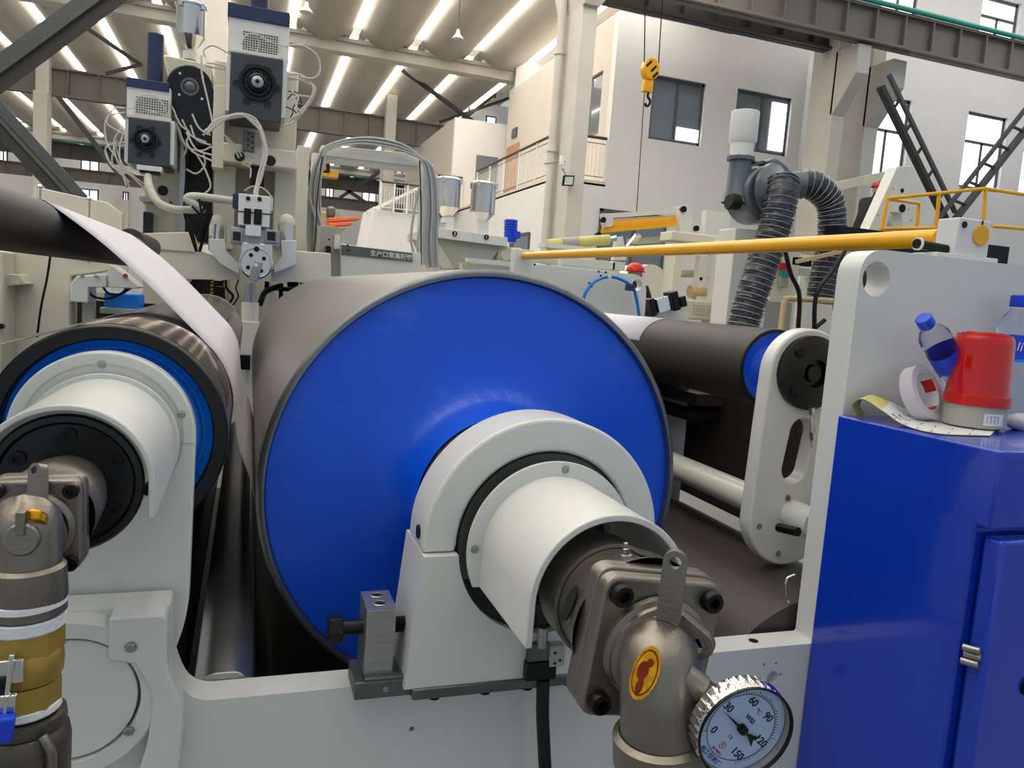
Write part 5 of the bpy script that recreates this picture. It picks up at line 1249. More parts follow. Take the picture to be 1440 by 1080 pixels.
bundle('cable_bundle', 'white cables crossing the middle of the main tower', [[(318, 195), (330, 210), (336, 222)], [(316, 190), (332, 206), (340, 220)], [(342, 200), (352, 186), (366, 186), (372, 200)], [(344, 206), (356, 192), (368, 196), (366, 230)], [(340, 230), (352, 236), (352, 250)], [(346, 214), (360, 222), (350, 232)], [(344, 268), (356, 262), (372, 266), (384, 280)]], TY+0.04, r=1.2)
t = thing('terminal_block', 'dark multi-pin terminal block hanging in the middle of the main tower', 'connector', at(352, 195, TY+0.05))
bx(341, 184, 358, 212, TY+0.05, 0.06).build('block', M['steeld'], t, bev=0.003)
for k in range(6): pcyl(MB(), 349 + (k % 2)*6, 188+4*k, TY+0.045, 1.3, 0.01, 8).build('pin', M['bolt'], t)
bx(352, 234, 372, 262, TY+0.14, 0.06).build('connector_body', M['bolt'], t, bev=0.003)
bundle('black_cables', 'black cables forming a V shape left of the die head', [[(262, 300), (270, 325), (277, 354)], [(259, 300), (268, 330), (276, 354)], [(298, 300), (290, 325), (281, 354)], [(294, 300), (287, 328), (280, 354)], [(280, 280), (284, 310), (279, 340)], [(288, 290), (280, 316), (284, 344)], [(270, 290), (288, 312), (278, 335)]], TY-0.22, 'bolt', 1.7)
bundle('black_cables', 'thin black wires in the dark gap between the towers', [[(255, 170), (262, 230), (258, 300)], [(264, 232), (280, 240), (286, 228)], [(272, 176), (290, 205), (298, 250)]], TY+0.3, 'bolt', 1.5)

bundle('cable_bundle', 'extra white cables hanging low between the two towers', [[(256, 168), (268, 190), (290, 200)], [(250, 178), (262, 205), (282, 212), (298, 206)], [(262, 238), (276, 244), (288, 232), (286, 215)], [(248, 172), (254, 196), (262, 208), (258, 220)], [(242, 150), (254, 176), (266, 186), (262, 200)]], TY+0.18, r=1.4)
bundle('cable_bundle', 'short wires curling around the right rail of the larger gearbox', [[(404, 140), (412, 132), (418, 142), (412, 152), (418, 160)], [(402, 150), (412, 156), (408, 166)], [(405, 128), (420, 132), (424, 146)]], TY+0.05, 'bolt', 0.8)
# --- cable arch
AY = 6.0
t = thing('cable_arch', 'white portal frame draped with grey cables left of the stainless hoppers', 'frame', at(520, 300, AY))
bx(415, 205, 432, 372, AY-0.2, 0.12).build('cream_post', M['creamd'], t, bev=0.004)
ppoly([(452, 204), (589, 216), (589, 234), (452, 218)], AY, 0.2, 'top_beam', 'offw', t)
ppoly([(452, 218), (589, 234), (589, 240), (452, 225)], AY+0.03, 0.14, 'lower_rail', 'offw', t)
bx(436, 215, 446, 372, AY+0.02, 0.12).build('post', M['offw'], t, bev=0.004)
bx(592, 230, 606, 372, AY+0.02, 0.12).build('post', M['offw'], t, bev=0.004)
bx(438, 372, 444, 900, AY+0.02, 0.12).build('post_foot', M['offw'], t); bx(594, 372, 602, 900, AY+0.02, 0.12).build('post_foot', M['offw'], t)
for k in range(3): pcyl(MB(), 459+k*3, 210, AY-0.003, 0.8, 0.004, 8).build('bolt', M['bolt'], t)
cv = []
for k in range(9):
    o = k*2.0
    cv.append([(434+o*1.0, 372), (433+o*1.1, 320), (436+o*0.9, 260), (447+o*0.6, 222+o*0.4), (462, 204+o*0.35), (505, 194+o*0.5), (545, 197+o*0.6), (578, 210+o*0.4), (597+o*0.7, 236), (600+o*1.0, 290), (597+o*1.1, 340), (600+o, 376)])
bundle('cable_bundle', 'wide bundle of grey cables arching over the white portal frame', cv, AY-0.08, 'cable', 1.7)
bundle('cable_bundle', 'loose grey cables hanging inside the right post of the portal frame', [[(590, 262), (582, 300), (578, 335), (584, 372)], [(592, 268), (592, 310), (587, 345), (592, 374)], [(580, 312), (578, 340), (588, 372)]], AY-0.12, 'cable', 1.8)
bundle('cable_bundle', 'loose grey cables slanting inside the left post of the portal frame', [[(440, 290), (448, 330), (456, 372)], [(436, 280), (446, 320), (452, 372)], [(450, 240), (446, 290), (458, 340), (462, 372)]], AY-0.12, 'cable', 1.7)
bundle('black_cables', 'two thin black wires running down beside the portal posts', [[(453, 220), (446, 280), (444, 330), (438, 372)], [(590, 226), (592, 290), (592, 372)]], AY-0.2, 'bolt', 0.9)
t = thing('operator_panel', 'white panel with a dark lettered strip under the cable arch', 'panel', at(530, 365, 5.4))
ppoly([(480, 343), (592, 356), (592, 420), (480, 420)], 5.4, 0.3, 'cabinet_face', 'offw', t)
pl = ppoly([(480, 344), (580, 356), (580, 368), (480, 358)], 5.39, 0.01, 'dark_strip', 'greyp', t, 0.001)
pl.data.materials[0] = M['steeld']
a, b = at(536, 358.5, 5.385), at(577, 363.5, 5.385)
ud = (b-a).normalized()
text('生产口常高端装备', (a+b)/2+Vector((-0.01,0,0.004)), (0,-1,0), (-ud.z,0,ud.x), 0.042, 'white', pl, 'lettering', bold=0.0008)
bx(447, 318, 480, 420, 5.5, 0.2).build('grey_cabinet', M['greyp'], t, bev=0.005)
bx(470, 330, 478, 350, 5.48, 0.02).build('white_cylinder', M['offw'], t)
for q in ((489, 345), (490, 352), (463, 337)): pcyl(MB(), q[0], q[1], 5.385, 1.5, 0.01, 8).build('button', M['bolt'], t)
bx(458, 346, 465, 372, 5.44, 0.06).build('dark_slot', M['bolt'], t)
# distant machinery seen through the arch
t = thing('stair_block', 'white enclosed stair block with a railing seen through the arch', 'stairs', at(545, 320, 20))
ppoly([(510, 372), (518, 330), (526, 290), (534, 296), (590, 302), (590, 372)], 20, 2.0, 'stair_body', 'wall', t, 0.01)
ppoly([(516, 296), (590, 262), (590, 266), (517, 301)], 20.5, 0.1, 'stair_string', 'offw', t, 0.005)
railing('stair_railing', 'thin railing above the white stair block inside the arch', at(534, 297, 19.9), at(590, 303, 19.9), 0.75, 16, 3)
t = thing('forklift_forks', 'stack of orange forks reaching right inside the left of the arch', 'machine', at(490, 310, 16))
for (y, xe) in ((306, 506), (313, 496), (320, 486)): ppoly([(462, y), (xe, y-1), (xe, y+3), (462, y+6)], 16-0.1*(y-306)/7, 0.4, 'orange_arm', 'orange', t, 0.01)
ppoly([(446, 296), (470, 300), (474, 330), (446, 334)], 16.3, 1, 'tan_body', 'lagging', t, 0.02)
bx(460, 290, 472, 306, 16.1, 0.3).build('grey_motor', M['steeld'], t, bev=0.05)
t = thing('overhead_crane', 'small yellow overhead crane end carriage seen through the arch at upper left', 'crane', at(458, 236, 50))
bx(440, 230, 462, 242, 50, 1).build('carriage', M['yellow'], t); bx(440, 240, 476, 248, 50, 1).build('bridge', M['yellow'], t); bx(459, 230, 464, 242, 49.9, .1).build('stripe', M['bolt'], t)
t = thing('overhead_crane', 'orange crane end carriage at the far left between struts', 'crane', at(10, 180, 52))
bx(-10, 174, 12, 186, 52, 1).build('carriage', M['orange'], t); bx(-10, 184, 20, 189, 52, 1).build('bridge', M['orange'], t)

# --- feeder bin
t = thing('feeder_bin', 'grey two-station feeder bin with numbered hopper seats', 'bin', at(655, 345, 6.9))
ppoly([(597, 322), (612, 319), (714, 334), (714, 347), (612, 334), (597, 334)], 6.8, 0.8, 'bin_rim', 'offw', t)
ppoly([(612, 334), (706, 345), (690, 368), (676, 378), (640, 378)], 6.85, 0.6, 'bin_cone', 'greyp', t)
ppoly([(597, 330), (612, 334), (640, 378), (622, 378), (606, 352)], 6.85, 0.6, 'side_plate', 'creamd', t)
bx(606, 345, 612, 420, 6.95, 0.1).build('bin_leg', M['creamd'], t); bx(690, 352, 697, 420, 6.95, 0.1).build('bin_leg', M['creamd'], t)
for (px_, py_, s_) in ((639.5, 328.5, '2'), (684, 333.5, '1')):
    c = at(px_, py_, 6.79); MB().lathe(c, (0,-1,0), [(0, 0), (0.001, 0.024)], 20).build('number_disc', M['bolt'], t)
    text(s_, c+Vector((0,-.003,0)), (0,-1,0), (0,0,1), 0.038, 'white', t, 'station_number', bold=0.001)
bx(628, 305, 638, 324, 6.95, 0.1).build('hopper_seat', M['white'], t); bx(671, 310, 687, 330, 6.95, 0.1).build('hopper_seat', M['white'], t)
t = thing('blue_motor', 'ribbed dark blue motor standing right of the feeder bin', 'motor', at(717, 325, 6.9))
vcyl(709, 727, 309, 341, 6.9).build('motor_body', M['bluep'], t)
for k in range(7): 
    c = at(718, 312+k*4, 6.9); MB().lathe(c, (0,0,1), [(0, 0.062), (0.006, 0.068), (0.012, 0.062)], 20).build('cooling_rib', M['bluep'], t)
bx(722, 325, 732, 335, 6.82, 0.1).build('terminal_box', M['bluep'], t, bev=0.004)
t = thing('gear_motor', 'cream gear motor beneath the dark blue motor', 'motor', at(715, 357, 6.9))
bx(700, 347, 735, 368, 6.85, 0.25).build('gear_housing', M['creamd'], t, bev=0.02)
pcyl(MB(), 712, 358, 6.83, 8, 0.02).build('end_cover', M['creamd'], t)

# --- far side frame with blue hose
t = thing('far_side_frame', 'pale grey far side plate behind the blue roll with a blue hose on it', 'machine frame', at(800, 400, 3.75))
FY = 3.80
hole_c = at(896, 401, FY)
poly = [(at(x, y, FY).x, at(x, y, FY).z) for x, y in [(650, 369), (700, 366), (893, 386), (907, 392), (909, 410), (905, 470), (880, 640), (650, 640)]][::-1]
MB().prism(poly, FY, FY+0.06, [circle(hole_c.x, hole_c.z, 0.03, 20)]).build('plate', M['offw'], t, bev=0.004)
bx(655, 366, 740, 373, FY-0.03, 0.02).build('top_rail', M['offw'], t); bx(650, 368, 662, 371, FY-0.05, 0.02).build('green_label', M['manila'], t)
for q in ((842, 382), (845, 388), (852, 383), (829, 398), (832, 403), (752, 372)): pcyl(MB(), q[0], q[1], FY-0.002, 1.6, 0.004, 10).build('tapped_hole', M['bolt'], t)
bx(1.0, 1, 2, 2, 1, 1) if False else None
hs = thing('air_hose', 'bright blue air hose arching over the pale far side plate', 'hose', at(860, 400, FY-0.06))
pipe([(818, 440), (822, 415), (835, 397), (856, 389), (876, 394), (890, 405), (895, 420), (899, 445)], FY-0.06, 2.4, 10).build('hose', M['hose'], hs)
bx(858, 387, 860, 391, FY-0.09, 0.03).build('white_clip', M['white'], hs); bx(885, 400, 892, 409, FY-0.09, 0.05).build('dark_clip', M['navy'], hs)
t = thing('servo_motor', 'silver and black servo motor beyond the white web', 'motor', at(930, 425, 3.9))
u_ = (at(945, 418, 3.9) - at(912, 428, 3.9)).normalized()
MB().obox(at(928, 428, 3.9), u_, (0,1,0), u_.cross(Vector((0,1,0))), 0.038, 0.045, 0.042).build('silver_body', M['chrome'], t, bev=0.003)
MB().obox(at(912, 432, 3.92), u_, (0,1,0), u_.cross(Vector((0,1,0))), 0.018, 0.055, 0.05).build('front_flange', M['bolt'], t, bev=0.003)
MB().obox(at(945, 423, 3.9), u_, (0,1,0), u_.cross(Vector((0,1,0))), 0.022, 0.05, 0.055).build('rear_cap', M['bolt'], t, bev=0.006)
MB().obox(at(957, 424, 3.88), u_, (0,1,0), u_.cross(Vector((0,1,0))), 0.02, 0.035, 0.03).build('encoder', M['bolt'], t, bev=0.004)
bx(900, 436, 966, 500, 3.95, 0.06).build('motor_mount', M['offw'], t)

# --- winder and machines on the right, further back
WY = 7.5
t = thing('winder_frame', 'cream winder frame with round white rolls behind the red helmet', 'machine frame', at(900, 400, WY))
bx(1008, 338, 1044, 560, WY-0.4, 0.3).build('main_post', M['offw'], t, bev=0.01)
bx(944, 330, 1044, 343, WY-0.2, 0.25).build('cross_beam', M['creamw'], t, bev=0.01)
bx(940, 343, 952, 560, WY-0.2, 0.2).build('post', M['creamw'], t, bev=0.01)
bx(982, 360, 1010, 425, WY-0.15, 0.1).build('slotted_plate', M['offw'], t, bev=0.005)
for q in ((1001, 378, 4), (986, 392, 2.5), (1008, 393, 2.5), (997, 391, 2)): pcyl(MB(), q[0], q[1], WY-0.155, q[2], 0.01, 14).build('round_hole', M['bolt'], t)
bx(953, 422, 1010, 450, WY-0.3, 0.4).build('motor_cover', M['creamd'], t, bev=0.02)
for k in range(4): bx(975, 430+k*4, 1004, 431+k*4, WY-0.305, 0.01).build('vent_slot', M['greyp'], t)
c = at(915, 398, WY+2.5); MB().cyl(c, c+Vector((0.0, 1.6, 0)), rpx(910, 398, WY+2.5, 26), n=36).build('white_roll', M['creamw'], t)
c = at(970, 410, WY-0.1); MB().cyl(c, at(1003, 411, WY-0.1), 0.07, n=20).build('tan_roll', M['lagging'], t)
c = at(935, 384, WY+0.1); MB().cyl(c, at(985, 384, WY+0.1), 0.05, n=20).build('beige_roll', M['creamd'], t)
bx(790, 366, 865, 376, WY-0.5, 0.1).build('low_beam', M['offw'], t); bx(862, 368, 879, 380, WY-0.5, 0.1).build('slot_bracket', M['offw'], t)
bx(800, 376, 870, 420, WY-0.3, 0.1).build('white_cover', M['offw'], t)
bx(1035, 370, 1085, 470, WY+0.3, 0.3).build('rear_panel', M['offw'], t); bx(700, 366, 874, 372, WY-0.1, 0.1).build('beige_rail', M['creamd'], t)
t = thing('lifting_arm', 'pair of white arms holding yellow bars in front of the lower window', 'machine', at(910, 310, WY+0.6))
A_Y = WY+0.5
MB().bar(at(848, 319, A_Y), at(961, 310, A_Y), 0.09, 0.09).build('yellow_bar', M['yellow'], t, bev=0.005)
MB().bar(at(846, 325, A_Y-0.1), at(950, 316, A_Y-0.1), 0.05, 0.04).build('yellow_bar', M['yellow'], t)
MB().bar(at(846, 312, A_Y+0.1), at(962, 305, A_Y+0.1), 0.05, 0.05).build('grey_bar', M['creamd'], t)
MB().bar(at(850, 304, A_Y), at(960, 296, A_Y), 0.05, 0.05).build('white_bar', M['offw'], t)
ppoly([(956, 290), (968, 288), (977, 318), (975, 330), (958, 330)], A_Y-0.15, 0.1, 'arm_plate', 'offw', t)
ppoly([(848, 300), (862, 302), (862, 318), (852, 320)], A_Y-0.15, 0.1, 'arm_plate', 'offw', t)
for q in ((962, 294, 4.5), (849, 309, 4), (980, 321, 4), (842, 330, 4)): pcyl(MB(), q[0], q[1], A_Y-0.18, q[2], 0.05, 16).build('roller_end', M['bolt'], t)
MB().bar(at(884, 348, A_Y-0.1), at(898, 330, A_Y-0.1), 0.06, 0.06).build('cylinder_rod', M['chrome'], t)
ppoly([(864, 366), (868, 335), (876, 332), (882, 366)], A_Y-0.2, 0.1, 'stand', 'offw', t)
MB().bar(at(884, 340, A_Y+.05), at(945, 336, A_Y+.05), 0.1, 0.07).build('grey_beam', M['creamd'], t)
bx(944, 330, 975, 338, A_Y-0.2, 0.2).build('seat_beam', M['offw'], t); bx(838, 366, 856, 368, A_Y-0.2, 0.1).build('seat_beam', M['offw'], t)
bx(992, 297, 1025, 332, A_Y-0.1, 0.1).build('rear_plate', M['offw'], t)
t = thing('fabric_roll', 'thin yellowish paper roll lying behind the yellow pipe at left', 'roll', at(815, 340, WY))
MB().cyl(at(770, 344, WY), at(856, 337, WY), 0.055, n=20).build('roll_body', M['manila'], t)
MB().cyl(at(790, 342.5, WY-.01), at(812, 340.5, WY-.01), 0.058, n=20).build('pale_wrap', M['greyp'], t)
MB().cyl(at(856, 337, WY), at(866, 335, WY), 0.03, n=12).build('steel_journal', M['chrome'], t)
bx(766, 346, 860, 352, WY-.1, 0.2).build('roll_tray', M['offw'], t)
# fan with hoses
FX = 5.7
t = thing('exhaust_fan', 'grey centrifugal fan with a snail housing on a white stand', 'fan', at(1070, 270, FX))
c = at(1072, 272, FX); r = rpx(1072, 272, FX, 46)
prof = []
N = 48; pts = []
for k in range(N+1):
    a = 2*PI*k/N; rr = r*(0.78 + 0.26*((k/N)))
    ang = PI*0.5 + a          # opens to the left, outlet upwards
    pts.append((c.x + math.cos(ang)*rr, c.z + math.sin(ang)*rr))
pts = [p for p in pts if p[1] < c.z + r*1.2]
MB().prism(pts, FX-0.10, FX+0.22).build('scroll_housing', M['fan'], t, bev=0.03, seg=4)
MB().lathe((c.x+0.03, FX-0.09, c.z+0.02), (0.25,-1,0.02), [(0, r*0.80), (0.03, r*0.78), (0.06, r*0.62), (0.12, r*0.52)], 40).build('inlet_ring', M['fan'], t)
xo = at(1043, 260, FX).x
a = at(1043, 222, FX); b = at(1040, 285, FX)
MB().lathe((xo, FX+0.05, b.z), (0,0,1), [(0, 0.13), (0.12, 0.10), (a.z-b.z, 0.093)], 32).build('outlet_duct', M['fan'], t)
MB().lathe((xo, FX+0.05, a.z), (0,0,1), [(-0.015, 0.095), (-0.015, 0.118), (0.015, 0.118), (0.015, 0.095)], 36).build('outlet_flange', M['fan'], t)
for k in range(8):
    a_ = 2*PI*k/8; p = Vector((xo+0.107*math.cos(a_), FX+0.05+0.107*math.sin(a_), a.z-0.02)); MB().cyl(p, p+Vector((0,0,0.045)), 0.006, n=6).build('flange_bolt', M['steel'], t)
c2 = at(1024, 283, FX-0.02); MB().cyl(c2, c2+Vector((0.1, 0, 0)), 0.07, n=24).build('motor_stub', M['black'], t, bev=0.01)
for k in range(7):
    a_ = 0.5+0.28*k; rr = r*1.04; p = Vector((c.x+math.cos(a_)*rr*0.9, FX+0.06, c.z+math.sin(a_)*rr*0.9)); MB().box(p-Vector((.012,.05,.012)), p+Vector((.012,.05,.012))).build('case_tab', M['fan'], t)
bx(1022, 322, 1076, 560, FX+0.02, 0.25).build('stand', M['offw'], t, bev=0.01)
t = thing('vent_pipe', 'white plastic vent pipe stub on top of the fan outlet', 'pipe', (xo, FX+0.05, a.z+0.02))
z1 = at(1046, 196, FX).z; z2 = at(1049, 154, FX).z
MB().lathe((xo, FX+0.05, a.z+0.016), (0,0,1), [(0, 0.095), (z1-a.z-0.03, 0.100)], 36).build('lower_sleeve', M['white'], t)
MB().lathe((xo, FX+0.05, z1-0.03), (0,0,1), [(0, 0.100), (0.03, 0.118), (z2-z1+0.02, 0.118), (z2-z1+0.025, 0.114), (z2-z1-0.05, 0.110)], 36).build('upper_sleeve', M['white'], t)
def hose(label, pts, Y, rpx_, group=None):
    t = thing('flexible_hose', label, 'hose', at(pts[0][0], pts[0][1], Y))
    P = catmull([at(p[0], p[1], p[2]) for p in pts], 14); r = rpx(pts[0][0], pts[0][1], Y, rpx_)
    # resample evenly
    L = [0]
    for i in range(1, len(P)): L.append(L[-1] + (P[i]-P[i-1]).length)
    n = int(L[-1]/0.016); Q = []; j = 0
    for i in range(n+1):
        s_ = L[-1]*i/n
        while j < len(L)-2 and L[j+1] < s_: j += 1
        Q.append(P[j].lerp(P[j+1], (s_-L[j])/max(1e-9, L[j+1]-L[j])))
    m = 28; vs = []; u = None
    for i, p in enumerate(Q):
        d = (Q[min(i+1, n)] - Q[max(i-1, 0)]).normalized()
        if u is None: u, v = frame_of(d)
        else: u = (u - d*u.dot(d)).normalized(); v = u.cross(d).normalized()
        rr = r*(1.0 + (0.055 if i % 2 else -0.03) + 0.025*math.sin(i*0.9))
        for k in range(m):
            a_ = 2*PI*k/m; w = 1 + 0.018*math.sin(3*a_+i*1.3) + 0.012*math.sin(7*a_+i*2.1); vs.append(p + (u*math.cos(a_)+v*math.sin(a_))*rr*w)
    fs = [(i*m+k, i*m+(k+1)%m, (i+1)*m+(k+1)%m, (i+1)*m+k) for i in range(n) for k in range(m)]
    MB().add(vs, fs).build('corrugated_skin', M['duct'], t, ang=70)
    mb = MB()
    for i in range(3, n, 3):
        d = (Q[min(i+1, n)] - Q[i-1]).normalized(); mb.lathe(Q[i], d, [(-0.0035, r*1.06), (0, r*1.11), (0.0035, r*1.06)], 28)
    o = mb.build('spiral_wire', M['cable'], t); o['kind'] = 'stuff'
    return t
hose('front corrugated silver-black hose dropping from the fan inlet', [(1102, 252, 5.45), (1099, 280, 5.4), (1088, 325, 5.4), (1068, 385, 5.4), (1050, 440, 5.4), (1042, 475, 5.4)], 5.4, 21)
hose('rear corrugated silver-black hose arching right from the fan', [(1122, 258, 5.75), (1146, 262, 5.7), (1167, 285, 5.7), (1170, 325, 5.7), (1163, 370, 5.7), (1152, 425, 5.7)], 5.7, 19)
MB().lathe(at(1110, 258, 5.62), (at(1130, 258, 5.55)-at(1100, 255, 5.62)), [(0, 0.10), (0.12, 0.12)], 28).build('inlet_elbow', M['fan'], bpy.data.objects['exhaust_fan'])
# right of the hoses
t = thing('stack_light_panel', 'cream control column with a small red and green light behind the front hose', 'control panel', at(1100, 400, 6.4))
bx(1078, 340, 1116, 560, 6.3, 0.3).build('column', M['creamw'], t, bev=0.01)
bx(1116, 345, 1210, 358, 6.4, 0.2).build('top_shelf', M['creamd'], t)
s1 = bx(1099, 372, 1110, 404, 6.25, 0.05).build('light_body', M['greyp'], t, bev=0.004)
bx(1100, 370, 1110, 380, 6.24, 0.05).build('red_light', M['red'], s1); bx(1100, 380, 1110, 389, 6.24, 0.05).build('green_light', M['teal'], s1)
bx(1114, 362, 1142, 374, 6.3, 0.05).build('black_display', M['bolt'], t, bev=0.004)
bx(1068, 424, 1112, 470, 6.1, 0.3).build('grey_box', M['greyp'], t, bev=0.004)
bx(1116, 380, 1200, 390, 6.5, 0.1).build('cross_bar', M['creamd'], t)
bx(1130, 390, 1142, 560, 6.5, 0.1).build('thin_post', M['offw'], t); bx(1116, 390, 1200, 560, 6.9, 0.05).build('white_board', M['offw'], t)
t = thing('wrapped_handrail', 'tan paper-wrapped handrail beside the tall machine panel', 'railing', at(1130, 425, 5.0))
pipe([(1097, 470), (1101, 440), (1104, 424), (1112, 420), (1180, 424)], 5.0, 4.2, 12, 4).build('rail', M['lagging'], t)
pipe([(1096, 470), (1094, 520), (1092, 620)], 5.0, 4.2, 12, 4).build('rail_leg', M['lagging'], t)
bundle('black_cables', 'thick black hoses hanging in front of the wrapped handrail', [[(1104, 352), (1112, 385), (1124, 415), (1122, 470)], [(1190, 350), (1168, 385), (1148, 415), (1145, 470)], [(1160, 450), (1150, 458), (1140, 468)]], 4.9, 'bolt', 3.2)
t = thing('dark_beam', 'black machine beam running behind the yellow pipe bracket', 'beam', at(1250, 352, 5.2))
bx(1175, 332, 1420, 362, 5.2, 0.15).build('beam', M['bolt'], t)
MB().bar(at(1120, 368, 5.1), at(1190, 352, 5.1), 0.03, 0.03).build('orange_rod', M['lagging'], t)
t = thing('a_frame', 'white A-shaped machine cheek with a dark hole right of the black-clad worker', 'machine frame', at(1270, 300, 6.3))
AFY = 6.3
ppoly([(1212, 345), (1262, 234), (1284, 233), (1290, 250), (1330, 345), (1270, 345), (1268, 300), (1252, 298), (1240, 345)], AFY, 0.14, 'cheek', 'offw', t, 0.006)
ppoly([(1240, 345), (1250, 302), (1266, 300), (1272, 345)], AFY+0.2, 0.05, 'inner_plate', 'offw', t)
pcyl(MB(), 1269, 268, AFY-0.003, 3.2, 0.006, 14).build('dark_hole', M['bolt'], t); pcyl(MB(), 1269, 293, AFY-0.003, 6, 0.006, 14).build('dark_hole', M['bolt'], t)
for q in ((1256, 265), (1235, 303), (1278, 294), (1281, 310)): pcyl(MB(), q[0], q[1], AFY-0.003, 1.4, 0.006, 8).build('screw', M['steel'], t)
bx(1225, 340, 1325, 900, AFY+0.02, 0.1).build('frame_foot', M['offw'], t)
tag(MB().bar(at(1140, 270, 7.0), at(1262, 243, 7.0), 0.1, 0.09).build('cross_tube', M['creamd']), 'pale cross tube from behind the rear hose to the A-shaped cheek', 'tube')
# yellow guard rail
t = thing('yellow_guardrail', 'thin yellow guard rail above the pipe bracket at the right edge', 'railing', at(1350, 290, 5.6))
RG = 5.6
def yr(name, *pts): pipe(list(pts), RG, 2.6, 10, 1).build(name, M['yellow'], t)
yr('top_rail', (1248, 279, RG), (1385, 265, RG)); yr('top_rail', (1385, 265, RG), (1470, 278, RG)); yr('foot_rail', (1238, 322, RG), (1350, 320, RG)); yr('foot_rail', (1395, 318, RG), (1470, 324, RG))
yr('post', (1248, 279, RG), (1240, 322, RG)); yr('post', (1321, 272, RG), (1316, 322, RG)); yr('post', (1386, 266, RG), (1381, 330, RG)); yr('inner_rail', (1250, 280, RG), (1292, 286, RG+.2), (1289, 320, RG+.2))
# crane hook
t = thing('crane_hook', 'yellow and black crane hook block hanging from two ropes', 'hook', at(913, 110, 9.0))
HY = 9.0; c = at(914, 98, HY); r = rpx(914, 98, HY, 13)
MB().prism([(c.x + r*math.cos(a)*0.95, c.z + r*math.sin(a)*1.15) for a in [PI*2*k/28 for k in range(28)]], HY-0.06, HY+0.06).build('block_cheek', M['yellow'], t, bev=0.015)
for k, (dx, dz) in enumerate(((-0.05, 0.05), (0.02, 0.0), (0.05, -0.07))): MB().obox((c.x+dx, HY-0.061, c.z+dz), (1,0,1.1), (0,1,0), (-1,0,1), 0.05, 0.002, 0.014).build('black_stripe', M['bolt'], t)
bx(906, 112, 919, 129, HY-0.04, 0.08).build('lower_neck', M['yellow'], t, bev=0.01)
hk = [at(912, 129, HY), at(911, 136, HY), at(914, 141, HY), at(913, 147, HY), at(909, 149, HY), at(907, 145, HY)]
MB().tube(hk, 0.016, 10).build('hook', M['bolt'], t)
for (xa, xb) in ((906, 908), (926, 934)): MB().cyl(at(xa, 90, HY), at(xb, -40, HY), 0.008, n=6).build('rope', M['bolt'], t)
tag(MB().cyl(at(907, 120, HY+.1), at(893, 330, HY+.1), 0.006, n=6).build('control_cable', M['bolt']), 'thin control cable hanging down from the hook block past the windows', 'cable')
for q, lab, Y in (((644, 48), 'small bell lamp hanging from the ceiling right of centre', 20.0), ((431, 10), 'small bell lamp hanging above the larger gearbox at right', 20.0)):
    t = thing('pendant_lamp', lab, 'lamp', at(q[0], q[1], Y)); c = at(q[0], q[1], Y)
    MB().lathe(c, (0,0,-1), [(-0.12, 0.03), (0, 0.06), (0.12, 0.16), (0.13, 0.15)], 20).build('shade', M['offw'], t)
    MB().cyl(c+Vector((0,0,.1)), Vector((c.x, c.y, H-0.25)), 0.012, n=6).build('cord', M['girderd'], t)

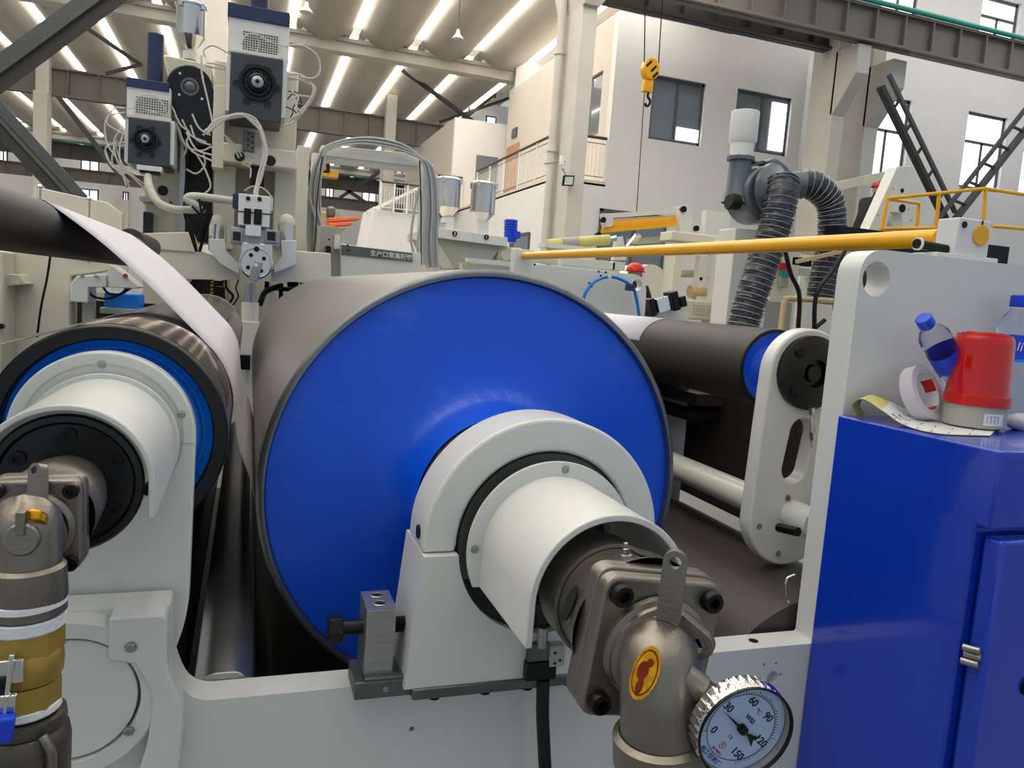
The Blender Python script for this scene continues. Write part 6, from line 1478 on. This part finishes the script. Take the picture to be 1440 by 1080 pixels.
# --- two workers
def worker(label, hpx, hpy, Y, face, lean, scale, arm, label_pants='jacket'):
    """one continuous skinned body; helmet, face and clothes as children"""
    h = at(hpx, hpy, Y); s = scale
    t = thing('person', label, 'person', (h.x, Y, h.z-1.6*s))
    fx, fy = face; sx, sy = -fy, fx
    def V(f, sd, z): return (h.x + (fx*f + sx*sd)*s, Y + (fy*f + sy*sd)*s, h.z + z*s + CH)
    J = {'pel': V(-lean, 0, -0.72), 'chest': V(-lean*0.5, 0, -0.36), 'neck': V(-0.02, 0, -0.15), 'head': V(0, 0, -0.02),
         'sl': V(-lean*0.4, 0.18, -0.23), 'sr': V(-lean*0.4, -0.18, -0.23), 'el': V(arm*0.5-lean*.4, 0.23, -0.48), 'er': V(arm*0.5-lean*.4, -0.23, -0.48),
         'wl': V(arm, 0.16, -0.60), 'wr': V(arm, -0.16, -0.60), 'hl': V(-lean, 0.10, -0.78), 'hr': V(-lean, -0.10, -0.78),
         'kl': V(-lean+0.03, 0.11, -1.17), 'kr': V(-lean+0.03, -0.11, -1.17), 'al': V(-lean-0.02, 0.11, -1.55), 'ar': V(-lean-0.02, -0.11, -1.55), 'tl': V(-lean+0.13, 0.11, -1.60), 'tr': V(-lean+0.13, -0.11, -1.60)}
    R = dict(pel=.14, chest=.155, neck=.06, head=.085, sl=.075, sr=.075, el=.05, er=.05, wl=.036, wr=.036, hl=.10, hr=.10, kl=.065, kr=.065, al=.045, ar=.045, tl=.04, tr=.04)
    E = [('pel','chest'),('chest','neck'),('neck','head'),('chest','sl'),('chest','sr'),('sl','el'),('sr','er'),('el','wl'),('er','wr'),('pel','hl'),('pel','hr'),('hl','kl'),('hr','kr'),('kl','al'),('kr','ar'),('al','tl'),('ar','tr')]
    K = list(J); me = bpy.data.meshes.new('body'); me.from_pydata([J[k] for k in K], [(K.index(a), K.index(b)) for a, b in E], [])
    o = bpy.data.objects.new('body', me); COL.objects.link(o); me.materials.append(M['jacket'])
    sk = o.modifiers.new('skin', 'SKIN'); sub = o.modifiers.new('sub', 'SUBSURF'); sub.levels = 2; sub.render_levels = 2
    ly = me.skin_vertices[0] if me.skin_vertices else None
    if ly is None:
        bm = bmesh.new(); bm.from_mesh(me); bm.verts.layers.skin.verify(); bm.to_mesh(me); bm.free(); ly = me.skin_vertices[0]
    for i, k in enumerate(K): ly.data[i].radius = (R[k]*s, R[k]*s)
    ly.data[0].use_root = True
    dg = bpy.context.evaluated_depsgraph_get(); m2 = bpy.data.meshes.new_from_object(o.evaluated_get(dg))
    for p_ in m2.polygons: p_.use_smooth = True
    o.modifiers.clear(); o.data = m2
    if not m2.materials: m2.materials.append(M['jacket'])
    o.parent = t; o.matrix_parent_inverse = Matrix.Translation(WORLD_OF[t.name]).inverted()
    hd = h + Vector((0, 0, -0.03*s))
    f3 = Vector((fx, fy, 0)).normalized(); s3 = Vector((sx, sy, 0)).normalized()
    MB().sphere(hd, 0.098*s, 20, (0.92, 0.98, 1.18)).build('face', M['skin'], t)
    MB().sphere(hd+f3*0.10*s-Vector((0,0,0.02*s)), 0.016*s, 8, (1,1,1.4)).build('nose', M['skin'], t)
    for q in (-1, 1):
        MB().sphere(hd+f3*0.088*s+s3*q*0.035*s+Vector((0,0,0.012*s)), 0.010*s, 8).build('eye', M['bolt'], t)
        MB().sphere(hd+s3*q*0.095*s, 0.022*s, 8, (.6,.9,1.3)).build('ear', M['skin'], t)
        MB().obox(Vector(J['wl' if q > 0 else 'wr'])-Vector((0,0,CH))+f3*0.05*s, f3, s3, (0,0,1), 0.05*s, 0.035*s, 0.015*s).build('hand', M['skin'], t, bev=0.01)
    MB().obox(hd+f3*0.092*s-Vector((0,0,0.055*s)), s3, f3, (0,0,1), 0.025*s, 0.004*s, 0.004*s).build('mouth', M['red'], t)
    hb = hd + Vector((0, 0, 0.045*s))
    MB().lathe(hb, (0,0,1), [(-0.005*s, 0.135*s), (0.0, 0.138*s), (0.004*s, 0.122*s), (0.04*s, 0.118*s), (0.085*s, 0.092*s), (0.11*s, 0.05*s), (0.118*s, 0)], 28).build('red_helmet', M['red'], t)
    MB().obox(hb+f3*0.145*s, f3, s3, (0,0,1), 0.03*s, 0.08*s, 0.005*s).build('helmet_peak', M['red'], t, bev=0.003)
    return t
worker('worker in a red helmet with a dark jacket behind the pale far plate', 893, 383, 9.3, (0.75, 0.65), 0.0, 1.0, 0.15)
worker('worker in a red helmet and black jacket leaning toward the A-shaped cheek', 1236, 264, 12.5, (0.95, 0.1), 0.34, 1.15, 0.2)
struct(MB().box((10.0, 12.0, at(1237, 265, 12.5).z-1.97), (15, 13.4, at(1237, 265, 12.5).z-1.89)).build('trim_platform', M['steeld']))

# feet down to the floor for the machines behind
def foot(tname, px, py, Y, w, d, name='support_leg', m='creamd'):
    c = at(px, py, Y); MB().box((c.x-w/2, Y, -CH), (c.x+w/2, Y+d, c.z)).build(name, M[m], bpy.data.objects[tname])
foot('stair_block', 550, 370, 20.2, 1.2, 1.5); foot('forklift_forks', 460, 330, 16.4, 0.3, 0.5); foot('feeder_bin', 609, 400, 6.95, 0.06, 0.06); foot('feeder_bin', 694, 400, 6.95, 0.06, 0.06)
foot('operator_panel', 530, 400, 5.45, 0.5, 0.3, m='offw'); foot('servo_motor', 930, 470, 3.96, 0.15, 0.05); foot('exhaust_fan', 1045, 500, FX+0.05, 0.25, 0.2); foot('far_side_frame', 780, 560, FY, 1.0, 0.06, 'plate_foot', 'offw')
foot('wrapped_handrail', 1092, 600, 4.98, 0.04, 0.04); foot('gear_motor', 715, 366, 6.9, 0.1, 0.1); foot('winder_frame', 1026, 540, WY-0.35, 0.2, 0.2); foot('stack_light_panel', 1097, 540, 6.35, 0.2, 0.2)
foot('yellow_guardrail', 1381, 325, 5.6, 0.03, 0.03, m='yellow'); foot('control_box', 124, 424, 4.05, 0.05, 0.05)
